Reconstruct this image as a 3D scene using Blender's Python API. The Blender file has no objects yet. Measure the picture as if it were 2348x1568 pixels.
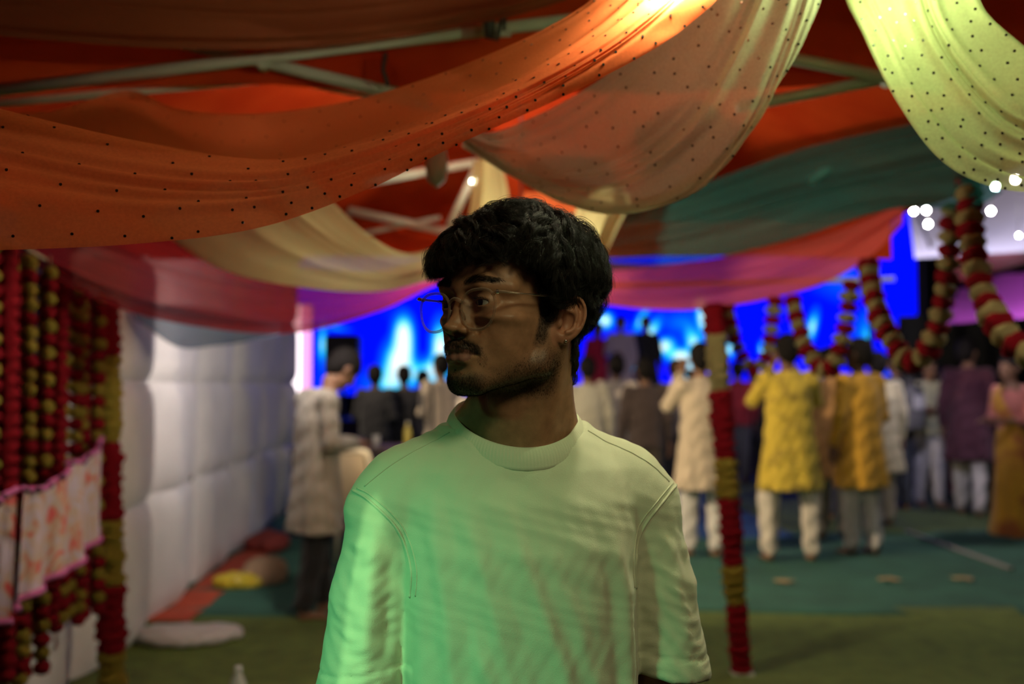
import bpy, math, random
import numpy as np
from mathutils import Vector, Matrix

random.seed(7)
RNG = np.random.default_rng(7)
scene = bpy.context.scene
COL = scene.collection

# ------------------------------------------------------------------ camera
CAMZ = 1.42
FPX, CX, CY = 2280.0, 1174.0, 784.0
PITCH = math.atan2(96.0, FPX)
cam_data = bpy.data.cameras.new('camera')
cam_data.sensor_width = 36.0
cam_data.lens = 36.0 * FPX / 2348.0
cam_data.clip_start = 0.05
cam_data.clip_end = 200
cam_data.dof.use_dof = True
cam_data.dof.focus_distance = 1.17
cam_data.dof.aperture_fstop = 2.8
cam = bpy.data.objects.new('camera', cam_data)
cam.location = (0, 0, CAMZ)
cam.rotation_euler = (math.pi / 2 + PITCH, 0, 0)
COL.objects.link(cam)
scene.camera = cam


def at(px, py, D):
    """world point seen at photo pixel (px, py) at horizontal distance D"""
    vx = (px - CX) / FPX
    vz = -(py - CY) / FPX
    dy = math.cos(PITCH) - vz * math.sin(PITCH)
    dz = math.sin(PITCH) + vz * math.cos(PITCH)
    t = D / dy
    return Vector((vx * t, D, CAMZ + dz * t))
# ------------------------------------------------------------------ world, exposure
world = bpy.data.worlds.new('world')
scene.world = world
world.use_nodes = True
world.node_tree.nodes['Background'].inputs[0].default_value = (0.010, 0.008, 0.016, 1)
world.node_tree.nodes['Background'].inputs[1].default_value = 1.0
vs = scene.view_settings
vs.view_transform = 'Standard'
vs.look = 'None'
vs.gamma = 1.0
vs.use_curve_mapping = False
vs.exposure = 0.0
scene.cycles.use_denoising = True
scene.cycles.transparent_max_bounces = 14
scene.cycles.max_bounces = 5
scene.cycles.diffuse_bounces = 2
scene.cycles.glossy_bounces = 2
scene.cycles.transmission_bounces = 3
scene.cycles.use_adaptive_sampling = True
scene.cycles.adaptive_threshold = .13
scene.cycles.caustics_reflective = False
scene.cycles.caustics_refractive = False
scene.cycles.sample_clamp_indirect = 4.0
# ------------------------------------------------------------------ helpers
def tag(o, label=None, cat=None, group=None, kind=None):
    if label: o['label'] = label
    if cat: o['category'] = cat
    if group: o['group'] = group
    if kind: o['kind'] = kind
    return o


def empty(name, loc=(0, 0, 0), rz=0.0, parent=None):
    o = bpy.data.objects.new(name, None)
    o.empty_display_size = 0.1
    o.location = loc
    o.rotation_euler = (0, 0, rz)
    COL.objects.link(o)
    if parent: o.parent = parent
    return o


def link(name, me, mat=None, parent=None, loc=None, rot=None):
    o = bpy.data.objects.new(name, me)
    COL.objects.link(o)
    if mat is not None:
        if len(me.materials) == 0: me.materials.append(mat)
    if parent: o.parent = parent
    if loc is not None: o.location = loc
    if rot is not None: o.rotation_euler = rot
    return o


def np_mesh(name, V, Q, smooth=True):
    V = np.ascontiguousarray(V, dtype=np.float32)
    Q = np.ascontiguousarray(Q, dtype=np.int32)
    k = Q.shape[1]
    me = bpy.data.meshes.new(name)
    me.vertices.add(len(V)); me.vertices.foreach_set('co', V.ravel())
    me.loops.add(Q.size); me.loops.foreach_set('vertex_index', Q.ravel())
    me.polygons.add(len(Q))
    me.polygons.foreach_set('loop_start', np.arange(0, Q.size, k, dtype=np.int32))
    me.polygons.foreach_set('loop_total', np.full(len(Q), k, dtype=np.int32))
    me.polygons.foreach_set('use_smooth', np.full(len(Q), smooth, dtype=bool))
    me.update(calc_edges=True)
    me.validate()
    return me


def vcol(me, rgb, name='Col'):
    a = me.color_attributes.new(name, 'FLOAT_COLOR', 'POINT')
    c = np.ones((len(me.vertices), 4), dtype=np.float32)
    c[:, :3] = rgb
    a.data.foreach_set('color', c.ravel())


class MB:
    """collects faces of one mesh"""
    def __init__(s): s.v = []; s.f = []
    def add(s, vs, fs):
        b = len(s.v)
        s.v += [tuple(v) for v in vs]
        s.f += [tuple(i + b for i in f) for f in fs]
        return s
    def box(s, c, d, M=None, bev=0.0):
        c = Vector(c); hx, hy, hz = d[0] / 2, d[1] / 2, d[2] / 2
        if bev <= 0:
            vs = [Vector((x, y, z)) for x in (-hx, hx) for y in (-hy, hy) for z in (-hz, hz)]
            fs = [(0, 1, 3, 2), (4, 6, 7, 5), (0, 4, 5, 1), (2, 3, 7, 6), (0, 2, 6, 4), (1, 5, 7, 3)]
        else:
            b = min(bev, hx * .9, hy * .9, hz * .9)
            prof = [(-hz, -b), (-hz + b, 0), (hz - b, 0), (hz, -b)]
            vs = []; fs = []
            for z, ins in prof:
                ax, ay = hx + ins, hy + ins
                r = [(-ax + b, -ay), (ax - b, -ay), (ax, -ay + b), (ax, ay - b), (ax - b, ay), (-ax + b, ay), (-ax, ay - b), (-ax, -ay + b)]
                vs += [Vector((p[0], p[1], z)) for p in r]
            for k in range(3):
                for i in range(8):
                    j = (i + 1) % 8
                    fs.append((k * 8 + i, k * 8 + j, k * 8 + 8 + j, k * 8 + 8 + i))
            fs.append(tuple(range(7, -1, -1))); fs.append(tuple(range(24, 32)))
        if M is not None: vs = [M @ v for v in vs]
        return s.add([v + c for v in vs], fs)
    def tube(s, pts, r, n=10, cap=True, closed=False, flat=1.0):
        pts = [Vector(p) for p in pts]
        m = len(pts)
        rs = r if isinstance(r, (list, tuple)) else [r] * m
        vs = []; prev = None
        for i, p in enumerate(pts):
            if closed: t = pts[(i + 1) % m] - pts[i - 1]
            else: t = pts[min(i + 1, m - 1)] - pts[max(i - 1, 0)]
            t.normalize()
            if prev is None:
                ref = Vector((0, 0, 1)) if abs(t.z) < .9 else Vector((1, 0, 0))
                a = t.cross(ref).normalized()
            else:
                a = (prev - t * prev.dot(t)).normalized()
            prev = a
            b = t.cross(a)
            for k in range(n):
                th = 2 * math.pi * k / n
                vs.append(p + a * math.cos(th) * rs[i] + b * math.sin(th) * rs[i] * flat)
        fs = []
        for i in range(m if closed else m - 1):
            i2 = (i + 1) % m
            for k in range(n):
                k2 = (k + 1) % n
                fs.append((i * n + k, i * n + k2, i2 * n + k2, i2 * n + k))
        if cap and not closed:
            fs.append(tuple(range(n - 1, -1, -1)))
            fs.append(tuple((m - 1) * n + k for k in range(n)))
        return s.add(vs, fs)
    def lathe(s, prof, c=(0, 0, 0), n=20, M=None):
        vs = []; fs = []; c = Vector(c)
        for r, z in prof:
            for k in range(n):
                th = 2 * math.pi * k / n
                v = Vector((r * math.cos(th), r * math.sin(th), z))
                if M is not None: v = M @ v
                vs.append(v + c)
        for i in range(len(prof) - 1):
            for k in range(n):
                k2 = (k + 1) % n
                fs.append((i * n + k, i * n + k2, i * n + n + k2, i * n + n + k))
        fs.append(tuple(range(n - 1, -1, -1)))
        fs.append(tuple((len(prof) - 1) * n + k for k in range(n)))
        return s.add(vs, fs)
    def build(s, name, mat, parent=None, smooth=False, loc=None):
        me = bpy.data.meshes.new(name)
        me.from_pydata(s.v, [], s.f)
        if smooth:
            me.polygons.foreach_set('use_smooth', [True] * len(me.polygons))
        me.update()
        return link(name, me, mat, parent, loc)


def crom(P, t):
    """Catmull-Rom through points P (n,d) at parameters t in 0..1"""
    P = np.asarray(P, float); n = len(P)
    x = np.clip(np.asarray(t, float), 0, 1) * (n - 1)
    i = np.minimum(x.astype(int), n - 2); f = (x - i)[:, None]
    p0 = P[np.maximum(i - 1, 0)]; p1 = P[i]; p2 = P[i + 1]; p3 = P[np.minimum(i + 2, n - 1)]
    return 0.5 * (2 * p1 + (p2 - p0) * f + (2 * p0 - 5 * p1 + 4 * p2 - p3) * f ** 2 + (3 * p1 - p0 - 3 * p2 + p3) * f ** 3)


# ---- signed distance modelling -------------------------------------------------
class Field:
    def __init__(s, lo, hi, h):
        s.lo = np.array(lo, float); s.h = h
        s.n = np.ceil((np.array(hi) - s.lo) / h).astype(int) + 1
        s.f = np.full(s.n, 1.0, dtype=np.float32)
        s.ax = [(s.lo[i] + h * np.arange(s.n[i])).astype(np.float32) for i in range(3)]
    def _blk(s, lo, hi):
        a = np.clip(np.floor((np.array(lo) - s.lo) / s.h).astype(int), 0, s.n)
        b = np.clip(np.ceil((np.array(hi) - s.lo) / s.h).astype(int) + 1, 0, s.n)
        if np.any(b <= a): return None
        sl = tuple(slice(a[i], b[i]) for i in range(3))
        X = s.ax[0][sl[0]][:, None, None]; Y = s.ax[1][sl[1]][None, :, None]; Z = s.ax[2][sl[2]][None, None, :]
        return sl, X, Y, Z
    def op(s, fn, lo, hi, k, mode='u'):
        m = k + 3 * s.h
        blk = s._blk(np.array(lo) - m, np.array(hi) + m)
        if blk is None: return
        sl, X, Y, Z = blk
        d = fn(X, Y, Z).astype(np.float32)
        a = s.f[sl]
        k = max(k, 1e-5)
        if mode == 'u':
            hh = np.clip(0.5 + 0.5 * (a - d) / k, 0, 1)
            s.f[sl] = a + (d - a) * hh - k * hh * (1 - hh)
        elif mode == 's':
            d = -d
            hh = np.clip(0.5 - 0.5 * (a - d) / k, 0, 1)
            s.f[sl] = a + (d - a) * hh + k * hh * (1 - hh)
    def ell(s, c, r, k=0.01, mode='u', R=None):
        c = np.array(c, float); r = np.array(r, float)
        rm = r.max() if R is not None else r
        def fn(X, Y, Z):
            x, y, z = X - c[0], Y - c[1], Z - c[2]
            if R is not None:
                x, y, z = (R[0][0] * x + R[1][0] * y + R[2][0] * z, R[0][1] * x + R[1][1] * y + R[2][1] * z, R[0][2] * x + R[1][2] * y + R[2][2] * z)
            k0 = np.sqrt((x / r[0]) ** 2 + (y / r[1]) ** 2 + (z / r[2]) ** 2)
            k1 = np.sqrt((x / r[0] ** 2) ** 2 + (y / r[1] ** 2) ** 2 + (z / r[2] ** 2) ** 2) + 1e-9
            return k0 * (k0 - 1) / k1
        s.op(fn, c - rm, c + rm, k, mode)
    def cap(s, a, b, ra, rb=None, k=0.01, mode='u', sq=None):
        """tapered capsule; sq=(axis vector, factor) flattens it along an axis"""
        if rb is None: rb = ra
        a = np.array(a, float); b = np.array(b, float)
        ba = b - a; L2 = float(ba @ ba) + 1e-12
        def fn(X, Y, Z):
            x, y, z = X - a[0], Y - a[1], Z - a[2]
            t = np.clip((x * ba[0] + y * ba[1] + z * ba[2]) / L2, 0, 1)
            ex, ey, ez = x - t * ba[0], y - t * ba[1], z - t * ba[2]
            q = ex * ex + ey * ey + ez * ez
            if sq is not None:
                u, fac = sq
                e = ex * u[0] + ey * u[1] + ez * u[2]
                q = q + e * e * (1 / fac ** 2 - 1)
            return np.sqrt(q) - (ra + (rb - ra) * t)
        rm = max(ra, rb)
        s.op(fn, np.minimum(a, b) - rm, np.maximum(a, b) + rm, k, mode)
    def chain(s, pts, rs, k=0.01, mode='u', sq=None):
        for i in range(len(pts) - 1):
            s.cap(pts[i], pts[i + 1], rs[i], rs[i + 1], k, mode, sq)
    def loft(s, tab, k=0.01, mode='u', p=2.3, wav=None):
        """stack of super-ellipses: rows (z, cx, cy, rx, ry), z ascending; wav(theta, z) scales the radius"""
        T = np.array(tab, float)
        def fn(X, Y, Z):
            z = Z[0, 0, :]
            g = [np.interp(z, T[:, 0], T[:, j])[None, None, :] for j in range(1, 5)]
            ux = (X - g[0]) / g[2]; uy = (Y - g[1]) / g[3]
            q = (np.abs(ux) ** p + np.abs(uy) ** p) ** (1 / p)
            if wav is not None: q = q / wav(np.arctan2(uy, ux), Z)
            d = (q - 1) * np.minimum(g[2], g[3])
            return np.maximum(np.maximum(d, Z - T[-1, 0]), T[0, 0] - Z)
        rx = np.max(np.abs(T[:, 1]) + T[:, 3]) * 1.15; ry = T[:, 4].max() * 1.15
        lo = (-rx, (T[:, 2]).min() - ry, T[0, 0]); hi = (rx, T[:, 2].max() + ry, T[-1, 0])
        s.op(fn, lo, hi, k, mode)
    def mesh(s):
        f = s.f; S = f < 0
        cnt = np.zeros(np.array(f.shape) - 1, np.int8)
        for i in (0, 1):
            for j in (0, 1):
                for k in (0, 1):
                    cnt += S[i:f.shape[0] - 1 + i, j:f.shape[1] - 1 + j, k:f.shape[2] - 1 + k]
        act = (cnt > 0) & (cnt < 8)
        idx = np.full(act.shape, -1, np.int32)
        I = np.argwhere(act); n = len(I)
        idx[act] = np.arange(n)
        acc = np.zeros((n, 3)); num = np.zeros(n)
        cor = [(i, j, k) for i in (0, 1) for j in (0, 1) for k in (0, 1)]
        val = {c: f[I[:, 0] + c[0], I[:, 1] + c[1], I[:, 2] + c[2]].astype(float) for c in cor}
        for a in cor:
            for d in range(3):
                if a[d] == 0:
                    b = list(a); b[d] = 1; b = tuple(b)
                    fa, fb = val[a], val[b]
                    x = (fa < 0) != (fb < 0)
                    t = np.where(x, fa / np.where(fa - fb == 0, 1, fa - fb), 0)
                    p = np.array(a, float)[None, :].repeat(n, 0); p[:, d] = t
                    acc[x] += p[x]; num[x] += 1
        V = s.lo + s.h * (I + acc / num[:, None])
        Q = []
        for d in range(3):
            e1, e2 = (d + 1) % 3, (d + 2) % 3
            sl0 = [slice(1, -1)] * 3; sl1 = [slice(1, -1)] * 3
            sl0[d] = slice(0, -1); sl1[d] = slice(1, None)
            A = S[tuple(sl0)]; B = S[tuple(sl1)]
            E = np.argwhere(A != B)
            E[:, e1] += 1; E[:, e2] += 1
            o = []
            for s1, s2 in ((-1, -1), (0, -1), (0, 0), (-1, 0)):
                c = E.copy(); c[:, e1] += s1; c[:, e2] += s2
                o.append(idx[c[:, 0], c[:, 1], c[:, 2]])
            q = np.stack(o, 1)
            inside_first = S[E[:, 0], E[:, 1], E[:, 2]]
            q[~inside_first] = q[~inside_first][:, ::-1]
            Q.append(q)
        Q = np.concatenate(Q)
        Q = Q[(Q >= 0).all(1)]
        return V, Q


def vnormals(V, Q):
    a = V[Q[:, 2]] - V[Q[:, 0]]; b = V[Q[:, 3]] - V[Q[:, 1]]
    fn = np.cross(a, b)
    N = np.zeros_like(V)
    for j in range(4): np.add.at(N, Q[:, j], fn)
    return N / (np.linalg.norm(N, axis=1, keepdims=True) + 1e-12)


def relax(V, Q, it=2, w=0.5):
    for _ in range(it):
        A = np.zeros_like(V); c = np.zeros(len(V))
        for j in range(4):
            for m in (1, 3):
                np.add.at(A, Q[:, j], V[Q[:, (j + m) % 4]]); np.add.at(c, Q[:, j], 1)
        V = V + w * (A / c[:, None] - V)
    return V


# ------------------------------------------------------------------ materials
def mat(name, col=(.8, .8, .8), rough=.6, metal=0.0, sheen=0.0, sss=0.0, spec=0.5, bump=None, var=None, attr=None, coat=0.0):
    """var=(scale, amount): colour mottling;  bump=(scale, strength): noise relief"""
    m = bpy.data.materials.new(name); m.use_nodes = True
    nt = m.node_tree; b = nt.nodes['Principled BSDF']
    b.inputs['Base Color'].default_value = (*col, 1)
    b.inputs['Roughness'].default_value = rough
    b.inputs['Metallic'].default_value = metal
    b.inputs['Specular IOR Level'].default_value = spec
    if sheen: b.inputs['Sheen Weight'].default_value = sheen
    if coat: b.inputs['Coat Weight'].default_value = coat
    if sss:
        b.inputs['Subsurface Weight'].default_value = sss
        b.inputs['Subsurface Radius'].default_value = (.006, .0025, .0012)
        b.inputs['Subsurface Scale'].default_value = 1.0
    tc = nt.nodes.new('ShaderNodeTexCoord')
    src = None
    if attr:
        a = nt.nodes.new('ShaderNodeVertexColor'); a.layer_name = attr
        src = a.outputs['Color']
    if var:
        nz = nt.nodes.new('ShaderNodeTexNoise'); nz.inputs['Scale'].default_value = var[0]; nz.inputs['Detail'].default_value = 4
        nt.links.new(tc.outputs['Object'], nz.inputs['Vector'])
        mr = nt.nodes.new('ShaderNodeMapRange')
        mr.inputs[1].default_value = .3; mr.inputs[2].default_value = .7
        mr.inputs[3].default_value = 1 - var[1]; mr.inputs[4].default_value = 1 + var[1]
        nt.links.new(nz.outputs['Fac'], mr.inputs[0])
        mx = nt.nodes.new('ShaderNodeVectorMath'); mx.operation = 'SCALE'
        if src is not None: nt.links.new(src, mx.inputs[0])
        else: mx.inputs[0].default_value = col
        nt.links.new(mr.outputs[0], mx.inputs['Scale'])
        src = mx.outputs[0]
    if src is not None: nt.links.new(src, b.inputs['Base Color'])
    if bump:
        nz = nt.nodes.new('ShaderNodeTexNoise'); nz.inputs['Scale'].default_value = bump[0]; nz.inputs['Detail'].default_value = 3
        nt.links.new(tc.outputs['Object'], nz.inputs['Vector'])
        bp = nt.nodes.new('ShaderNodeBump'); bp.inputs['Strength'].default_value = bump[1]
        bp.inputs['Distance'].default_value = bump[2] if len(bump) > 2 else .002
        nt.links.new(nz.outputs['Fac'], bp.inputs['Height'])
        nt.links.new(bp.outputs[0], b.inputs['Normal'])
    return m


def emit(name, col, st):
    m = bpy.data.materials.new(name); m.use_nodes = True
    nt = m.node_tree; nt.nodes.clear()
    e = nt.nodes.new('ShaderNodeEmission'); o = nt.nodes.new('ShaderNodeOutputMaterial')
    e.inputs[0].default_value = (*col, 1); e.inputs[1].default_value = st
    nt.links.new(e.outputs[0], o.inputs[0])
    return m


def sheer(name, col, opacity=.7, trans=.6, weave=900.0):
    """thin gauze: part lets rays through, part scatters on both faces"""
    m = bpy.data.materials.new(name); m.use_nodes = True
    nt = m.node_tree; nt.nodes.clear()
    N = nt.nodes.new; L = nt.links.new
    o = N('ShaderNodeOutputMaterial')
    tr = N('ShaderNodeBsdfTransparent'); tr.inputs[0].default_value = (*[min(1, .55 + .45 * c / max(col)) for c in col], 1)
    df = N('ShaderNodeBsdfDiffuse'); df.inputs[0].default_value = (*col, 1)
    tl = N('ShaderNodeBsdfTranslucent'); tl.inputs[0].default_value = (*col, 1)
    gl = N('ShaderNodeBsdfGlossy'); gl.inputs[0].default_value = (*col, 1); gl.inputs['Roughness'].default_value = .45
    m1 = N('ShaderNodeMixShader'); m1.inputs[0].default_value = trans
    L(df.outputs[0], m1.inputs[1]); L(tl.outputs[0], m1.inputs[2])
    m2 = N('ShaderNodeMixShader'); m2.inputs[0].default_value = .04
    L(m1.outputs[0], m2.inputs[1]); L(gl.outputs[0], m2.inputs[2])
    # threads: opacity rises at grazing view of the weave and varies finely
    tc = N('ShaderNodeTexCoord')
    nz = N('ShaderNodeTexNoise'); nz.inputs['Scale'].default_value = weave * .25; nz.inputs['Detail'].default_value = 2
    L(tc.outputs['Object'], nz.inputs['Vector'])
    lw = N('ShaderNodeLayerWeight'); lw.inputs[0].default_value = .35
    a = N('ShaderNodeMath'); a.operation = 'MULTIPLY_ADD'
    L(nz.outputs['Fac'], a.inputs[0]); a.inputs[1].default_value = .25; a.inputs[2].default_value = opacity - .125
    b = N('ShaderNodeMath'); b.operation = 'MULTIPLY_ADD'; b.use_clamp = True
    L(lw.outputs['Facing'], b.inputs[0]); b.inputs[1].default_value = (1 - opacity) * .8; L(a.outputs[0], b.inputs[2])
    m3 = N('ShaderNodeMixShader')
    L(b.outputs[0], m3.inputs[0]); L(tr.outputs[0], m3.inputs[1]); L(m2.outputs[0], m3.inputs[2])
    L(m3.outputs[0], o.inputs[0])
    return m
# ------------------------------------------------------------------ the place: ground, carpets, padded wall
GRASS = mat('turf_carpet', (.105, .150, .026), .95, bump=(260, .6, .006), var=(9, .25))
TEAL = mat('green_carpet', (.026, .105, .068), .95, bump=(120, .4, .004), var=(3, .22))
BLUE = mat('blue_carpet', (.020, .075, .230), .95, bump=(120, .4, .004), var=(3, .2))
SOIL = mat('ground_soil', (.05, .045, .035), .95, var=(2, .3))
OLIVE = mat('olive_carpet', (.070, .110, .030), .95, bump=(120, .4, .004), var=(3, .2))


def sheet(name, x0, x1, y0, y1, z, m, nx=40, ny=40, wav=.006, seed=0, th=.012):
    """a thin carpet with a slightly rumpled surface and ragged edges"""
    rg = np.random.default_rng(seed)
    X, Y = np.meshgrid(np.linspace(x0, x1, nx), np.linspace(y0, y1, ny), indexing='ij')
    ph = rg.uniform(0, 6.28, 6)
    Z = z + th + wav * (np.sin(X * 1.9 + ph[0]) * np.sin(Y * 2.3 + ph[1]) + .5 * np.sin(X * 4.1 + Y * 1.2 + ph[2]))
    Y = Y + .05 * np.sin(X * 1.3 + ph[3]) + .03 * np.sin(X * 3.7 + ph[4])
    V = np.stack([X, Y, Z], -1).reshape(-1, 3)
    Vb = V.copy(); Vb[:, 2] = z
    idx = np.arange(nx * ny).reshape(nx, ny); n = nx * ny
    Q = np.stack([idx[:-1, :-1], idx[1:, :-1], idx[1:, 1:], idx[:-1, 1:]], -1).reshape(-1, 4)
    rim = []
    for a, b_ in ((idx[:, 0], 1), (idx[:, -1], -1), (idx[0, :], -1), (idx[-1, :], 1)):
        for p, q in zip(a[:-1], a[1:]):
            rim.append((p, p + n, q + n, q) if b_ > 0 else (q, q + n, p + n, p))
    return link(name, np_mesh(name, np.concatenate([V, Vb]), np.concatenate([Q, Q[:, ::-1] + n, np.array(rim)])), m)


floor = MB().box((0, 11, -.05), (40, 34, .10)).build('floor', SOIL)
tag(floor, kind='structure')
c = sheet('carpet', -3.6, 5.5, -3.0, 6.35, 0, GRASS, 60, 60, .004, 1)
tag(c, 'olive turf-like carpet spread under the young man in front', 'carpet')
c = sheet('carpet', -3.4, 6.5, 6.15, 9.6, .004, TEAL, 60, 40, .005, 2)
tag(c, 'dark green carpet strip behind the olive turf', 'carpet')
c = sheet('carpet', .2, 2.6, 9.1, 14.5, .008, BLUE, 30, 40, .005, 3)
tag(c, 'blue carpet runner leading towards the stage', 'carpet')
c = sheet('carpet', 2.55, 8.5, 9.5, 15, .004, OLIVE, 30, 40, .005, 4)
tag(c, 'dull green carpet under the people farthest back on the right', 'carpet')
c = sheet('carpet', -3.6, .25, 9.5, 15, .004, TEAL, 30, 40, .005, 5)
tag(c, 'dark green carpet along the foot of the white padded wall', 'carpet')

# white padded cloth wall on the left
PAD = mat('white_padded_cloth', (.72, .68, .66), .75, sheen=.2, bump=(30, .35, .01), var=(5, .06))
wall = empty('wall_left', (-2.0, 3.4, 0)); tag(wall, kind='structure')
WA = np.array((-2.02, 3.6)); WB = np.array((-2.64, 11.6))
wdir = (WB - WA) / np.linalg.norm(WB - WA); wn = np.array((wdir[1], -wdir[0]))
wlen = np.linalg.norm(WB - WA)
rows_z = [0.02, .76, 1.43, 2.10, 2.80]
ncol = 7


def puff(s0, s1, z0, z1, col, row):
    """one billowing cloth cell; cells of a column meet without a gap"""
    rg = np.random.default_rng(100 + col)
    n, m = 26, 20
    U, W = np.meshgrid(np.linspace(0, 1, n), np.linspace(0, 1, m), indexing='ij')
    b = np.clip(1 - np.abs(2 * U - 1) ** 3.2, 0, 1) ** .75
    w = 1 - .30 * np.abs(2 * W - 1) ** 7
    D0 = rg.uniform(.13, .19); ph = rg.uniform(0, 6.28, 3)
    ga = z0 + (z1 - z0) * W
    depth = D0 * b * w * (.75 + .25 * np.clip(ga / 1.2, 0, 1)) + .014 * b * np.sin(U * 8 + ph[0] + ga * 1.7) + .006 * b * np.sin(U * 17 + ph[1] + ga * 3.1)
    S = s0 + (s1 - s0) * U; Z = ga
    P = np.stack([WA[0] + wdir[0] * S + wn[0] * depth, WA[1] + wdir[1] * S + wn[1] * depth, Z], -1).reshape(-1, 3)
    Pb = np.stack([WA[0] + wdir[0] * S - wn[0] * .02, WA[1] + wdir[1] * S - wn[1] * .02, Z], -1).reshape(-1, 3)
    idx = np.arange(n * m).reshape(n, m)
    Q = np.stack([idx[:-1, :-1], idx[1:, :-1], idx[1:, 1:], idx[:-1, 1:]], -1).reshape(-1, 4)
    V = np.concatenate([P, Pb]); Q = np.concatenate([Q, Q[:, ::-1] + n * m])
    return np_mesh('panel', V - np.array((-2.0, 3.4, 0)), Q)


for i in range(ncol):
    for j in range(4):
        if (j == 3 and i < 2) or (j == 2 and i == 0): continue      # the wall steps up beyond the flower post
        link('panel', puff(wlen * i / ncol, wlen * (i + 1) / ncol, rows_z[j], rows_z[j + 1], i, j), PAD, wall)
# button ties at the seams
TIE = mat('tie_cord', (.10, .09, .08), .8)
for i in range(1, ncol):
    for j in range(1, 4):
        s = wlen * i / ncol; p = Vector((WA[0] + wdir[0] * s + wn[0] * .012, WA[1] + wdir[1] * s + wn[1] * .012, rows_z[j])) - Vector((-2.0, 3.4, 0))
        MB().tube([p + Vector((0, 0, .05)), p + Vector((wn[0] * .02, wn[1] * .02, 0)), p + Vector((0, 0, -.06))], [.006, .012, .005], 8).build('tie', TIE, wall, True)

# dark cloth far behind everything
DARK = mat('night_cloth', (.010, .009, .012), .95)
w = empty('wall_back', (0, 20.5, 0)); tag(w, kind='structure')
for i in range(12):
    n, m = 16, 3
    x0 = -9 + i * 1.75
    V = []; Q = []
    for a in range(n + 1):
        for z in (0, 2.6, 5.2):
            V.append((x0 + 1.75 * a / n, .10 * math.sin(a / n * 12.56 + i), z))
    for a in range(n):
        for k in range(2):
            Q.append((a * 3 + k, a * 3 + 3 + k, a * 3 + 4 + k, a * 3 + 1 + k))
    link('panel', np_mesh('panel', np.array(V), np.array(Q)), DARK, w)
# ------------------------------------------------------------------ red pop-up tents
REDC = bpy.data.materials.new('red_canopy'); REDC.use_nodes = True
nt = REDC.node_tree; nt.nodes.clear(); NN = nt.nodes.new; LL = nt.links.new
o_ = NN('ShaderNodeOutputMaterial'); df = NN('ShaderNodeBsdfDiffuse'); tl = NN('ShaderNodeBsdfTranslucent'); mx = NN('ShaderNodeMixShader')
tc = NN('ShaderNodeTexCoord'); nz = NN('ShaderNodeTexNoise'); nz.inputs['Scale'].default_value = 2.2; nz.inputs['Detail'].default_value = 5
cr = NN('ShaderNodeValToRGB'); cr.color_ramp.elements[0].color = (.46, .034, .008, 1); cr.color_ramp.elements[1].color = (.64, .070, .014, 1)
cr.color_ramp.elements[0].position = .35; cr.color_ramp.elements[1].position = .7
LL(tc.outputs['Object'], nz.inputs['Vector']); LL(nz.outputs['Fac'], cr.inputs[0])
LL(cr.outputs[0], df.inputs[0]); LL(cr.outputs[0], tl.inputs[0])
mx.inputs[0].default_value = .07; LL(df.outputs[0], mx.inputs[1]); LL(tl.outputs[0], mx.inputs[2]); LL(mx.outputs[0], o_.inputs[0])
POLE = mat('painted_tube', (.60, .64, .54), .45, .1, var=(14, .08))


def cloth_grid(name, P, m, parent, th=.0):
    """P (n,m,3) array -> smooth grid mesh"""
    n, k, _ = P.shape
    idx = np.arange(n * k).reshape(n, k)
    Q = np.stack([idx[:-1, :-1], idx[1:, :-1], idx[1:, 1:], idx[:-1, 1:]], -1).reshape(-1, 4)
    o = link(name, np_mesh(name, P.reshape(-1, 3), Q), m, parent)
    return o


def tri_panel(a, b, apex, sag=.05, n=26):
    """roof slope from the eave a-b to the apex, sagging between the poles"""
    a, b, apex = map(lambda v: np.array(v, float), (a, b, apex))
    P = np.zeros((n, n, 3))
    for i in range(n):
        t = i / (n - 1)
        l = a + (apex - a) * t; r = b + (apex - b) * t
        for j in range(n):
            s = j / (n - 1)
            P[i, j] = l + (r - l) * s
            P[i, j, 2] -= sag * math.sin(math.pi * s) * math.sin(math.pi * min(1, t * 1.1 + .05)) + .012 * math.sin(s * 19 + t * 5) * (1 - t)
    return P


def valance(a, b, z1, n=48, k=6, seed=0):
    a = np.array(a, float); b = np.array(b, float)
    d = (b - a) / np.linalg.norm(b - a); nn = np.array((-d[1], d[0], 0))
    P = np.zeros((n, k, 3))
    for i in range(n):
        s = i / (n - 1)
        for j in range(k):
            t = j / (k - 1)
            P[i, j] = a + (b - a) * s + nn * (.014 * math.sin(s * 37 + seed) * t + .008 * math.sin(s * 91 + seed * 2) * t)
            P[i, j, 2] = a[2] + (z1 - a[2]) * t - .010 * math.sin(s * 12 + seed) * t
    return P


def bar(pts, r, name, parent, m=None):
    return MB().tube([tuple(p) for p in pts], r, 12).build(name, m or POLE, parent, True)


def tent(x0, x1, y0, y1, ze, za, vz, label, skip=(), legs=()):
    t = empty('pop_up_tent', ((x0 + x1) / 2, (y0 + y1) / 2, 0))
    tag(t, label, 'tent')
    o = np.array(((x0 + x1) / 2, (y0 + y1) / 2, 0.0))
    A = (x0, y0, ze); B = (x1, y0, ze); C_ = (x1, y1, ze); D_ = (x0, y1, ze); ap = ((x0 + x1) / 2, (y0 + y1) / 2, za)
    for q, (a, b) in enumerate(((A, B), (B, C_), (C_, D_), (D_, A))):
        cloth_grid('roof_panel', tri_panel(a, b, ap) - o, REDC, t)
        if q not in skip: cloth_grid('valance', valance(a, b, vz, seed=q) - o, REDC, t)
    for lx, ly in legs:
        MB().tube([Vector((lx, ly, 0)) - Vector(o), Vector((lx, ly, ze)) - Vector(o)], .020, 10).build('leg', POLE, t, True)
        MB().box((lx - o[0], ly - o[1], .006), (.09, .09, .012)).build('foot_plate', POLE, t)
    return t, Vector(o)


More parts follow.
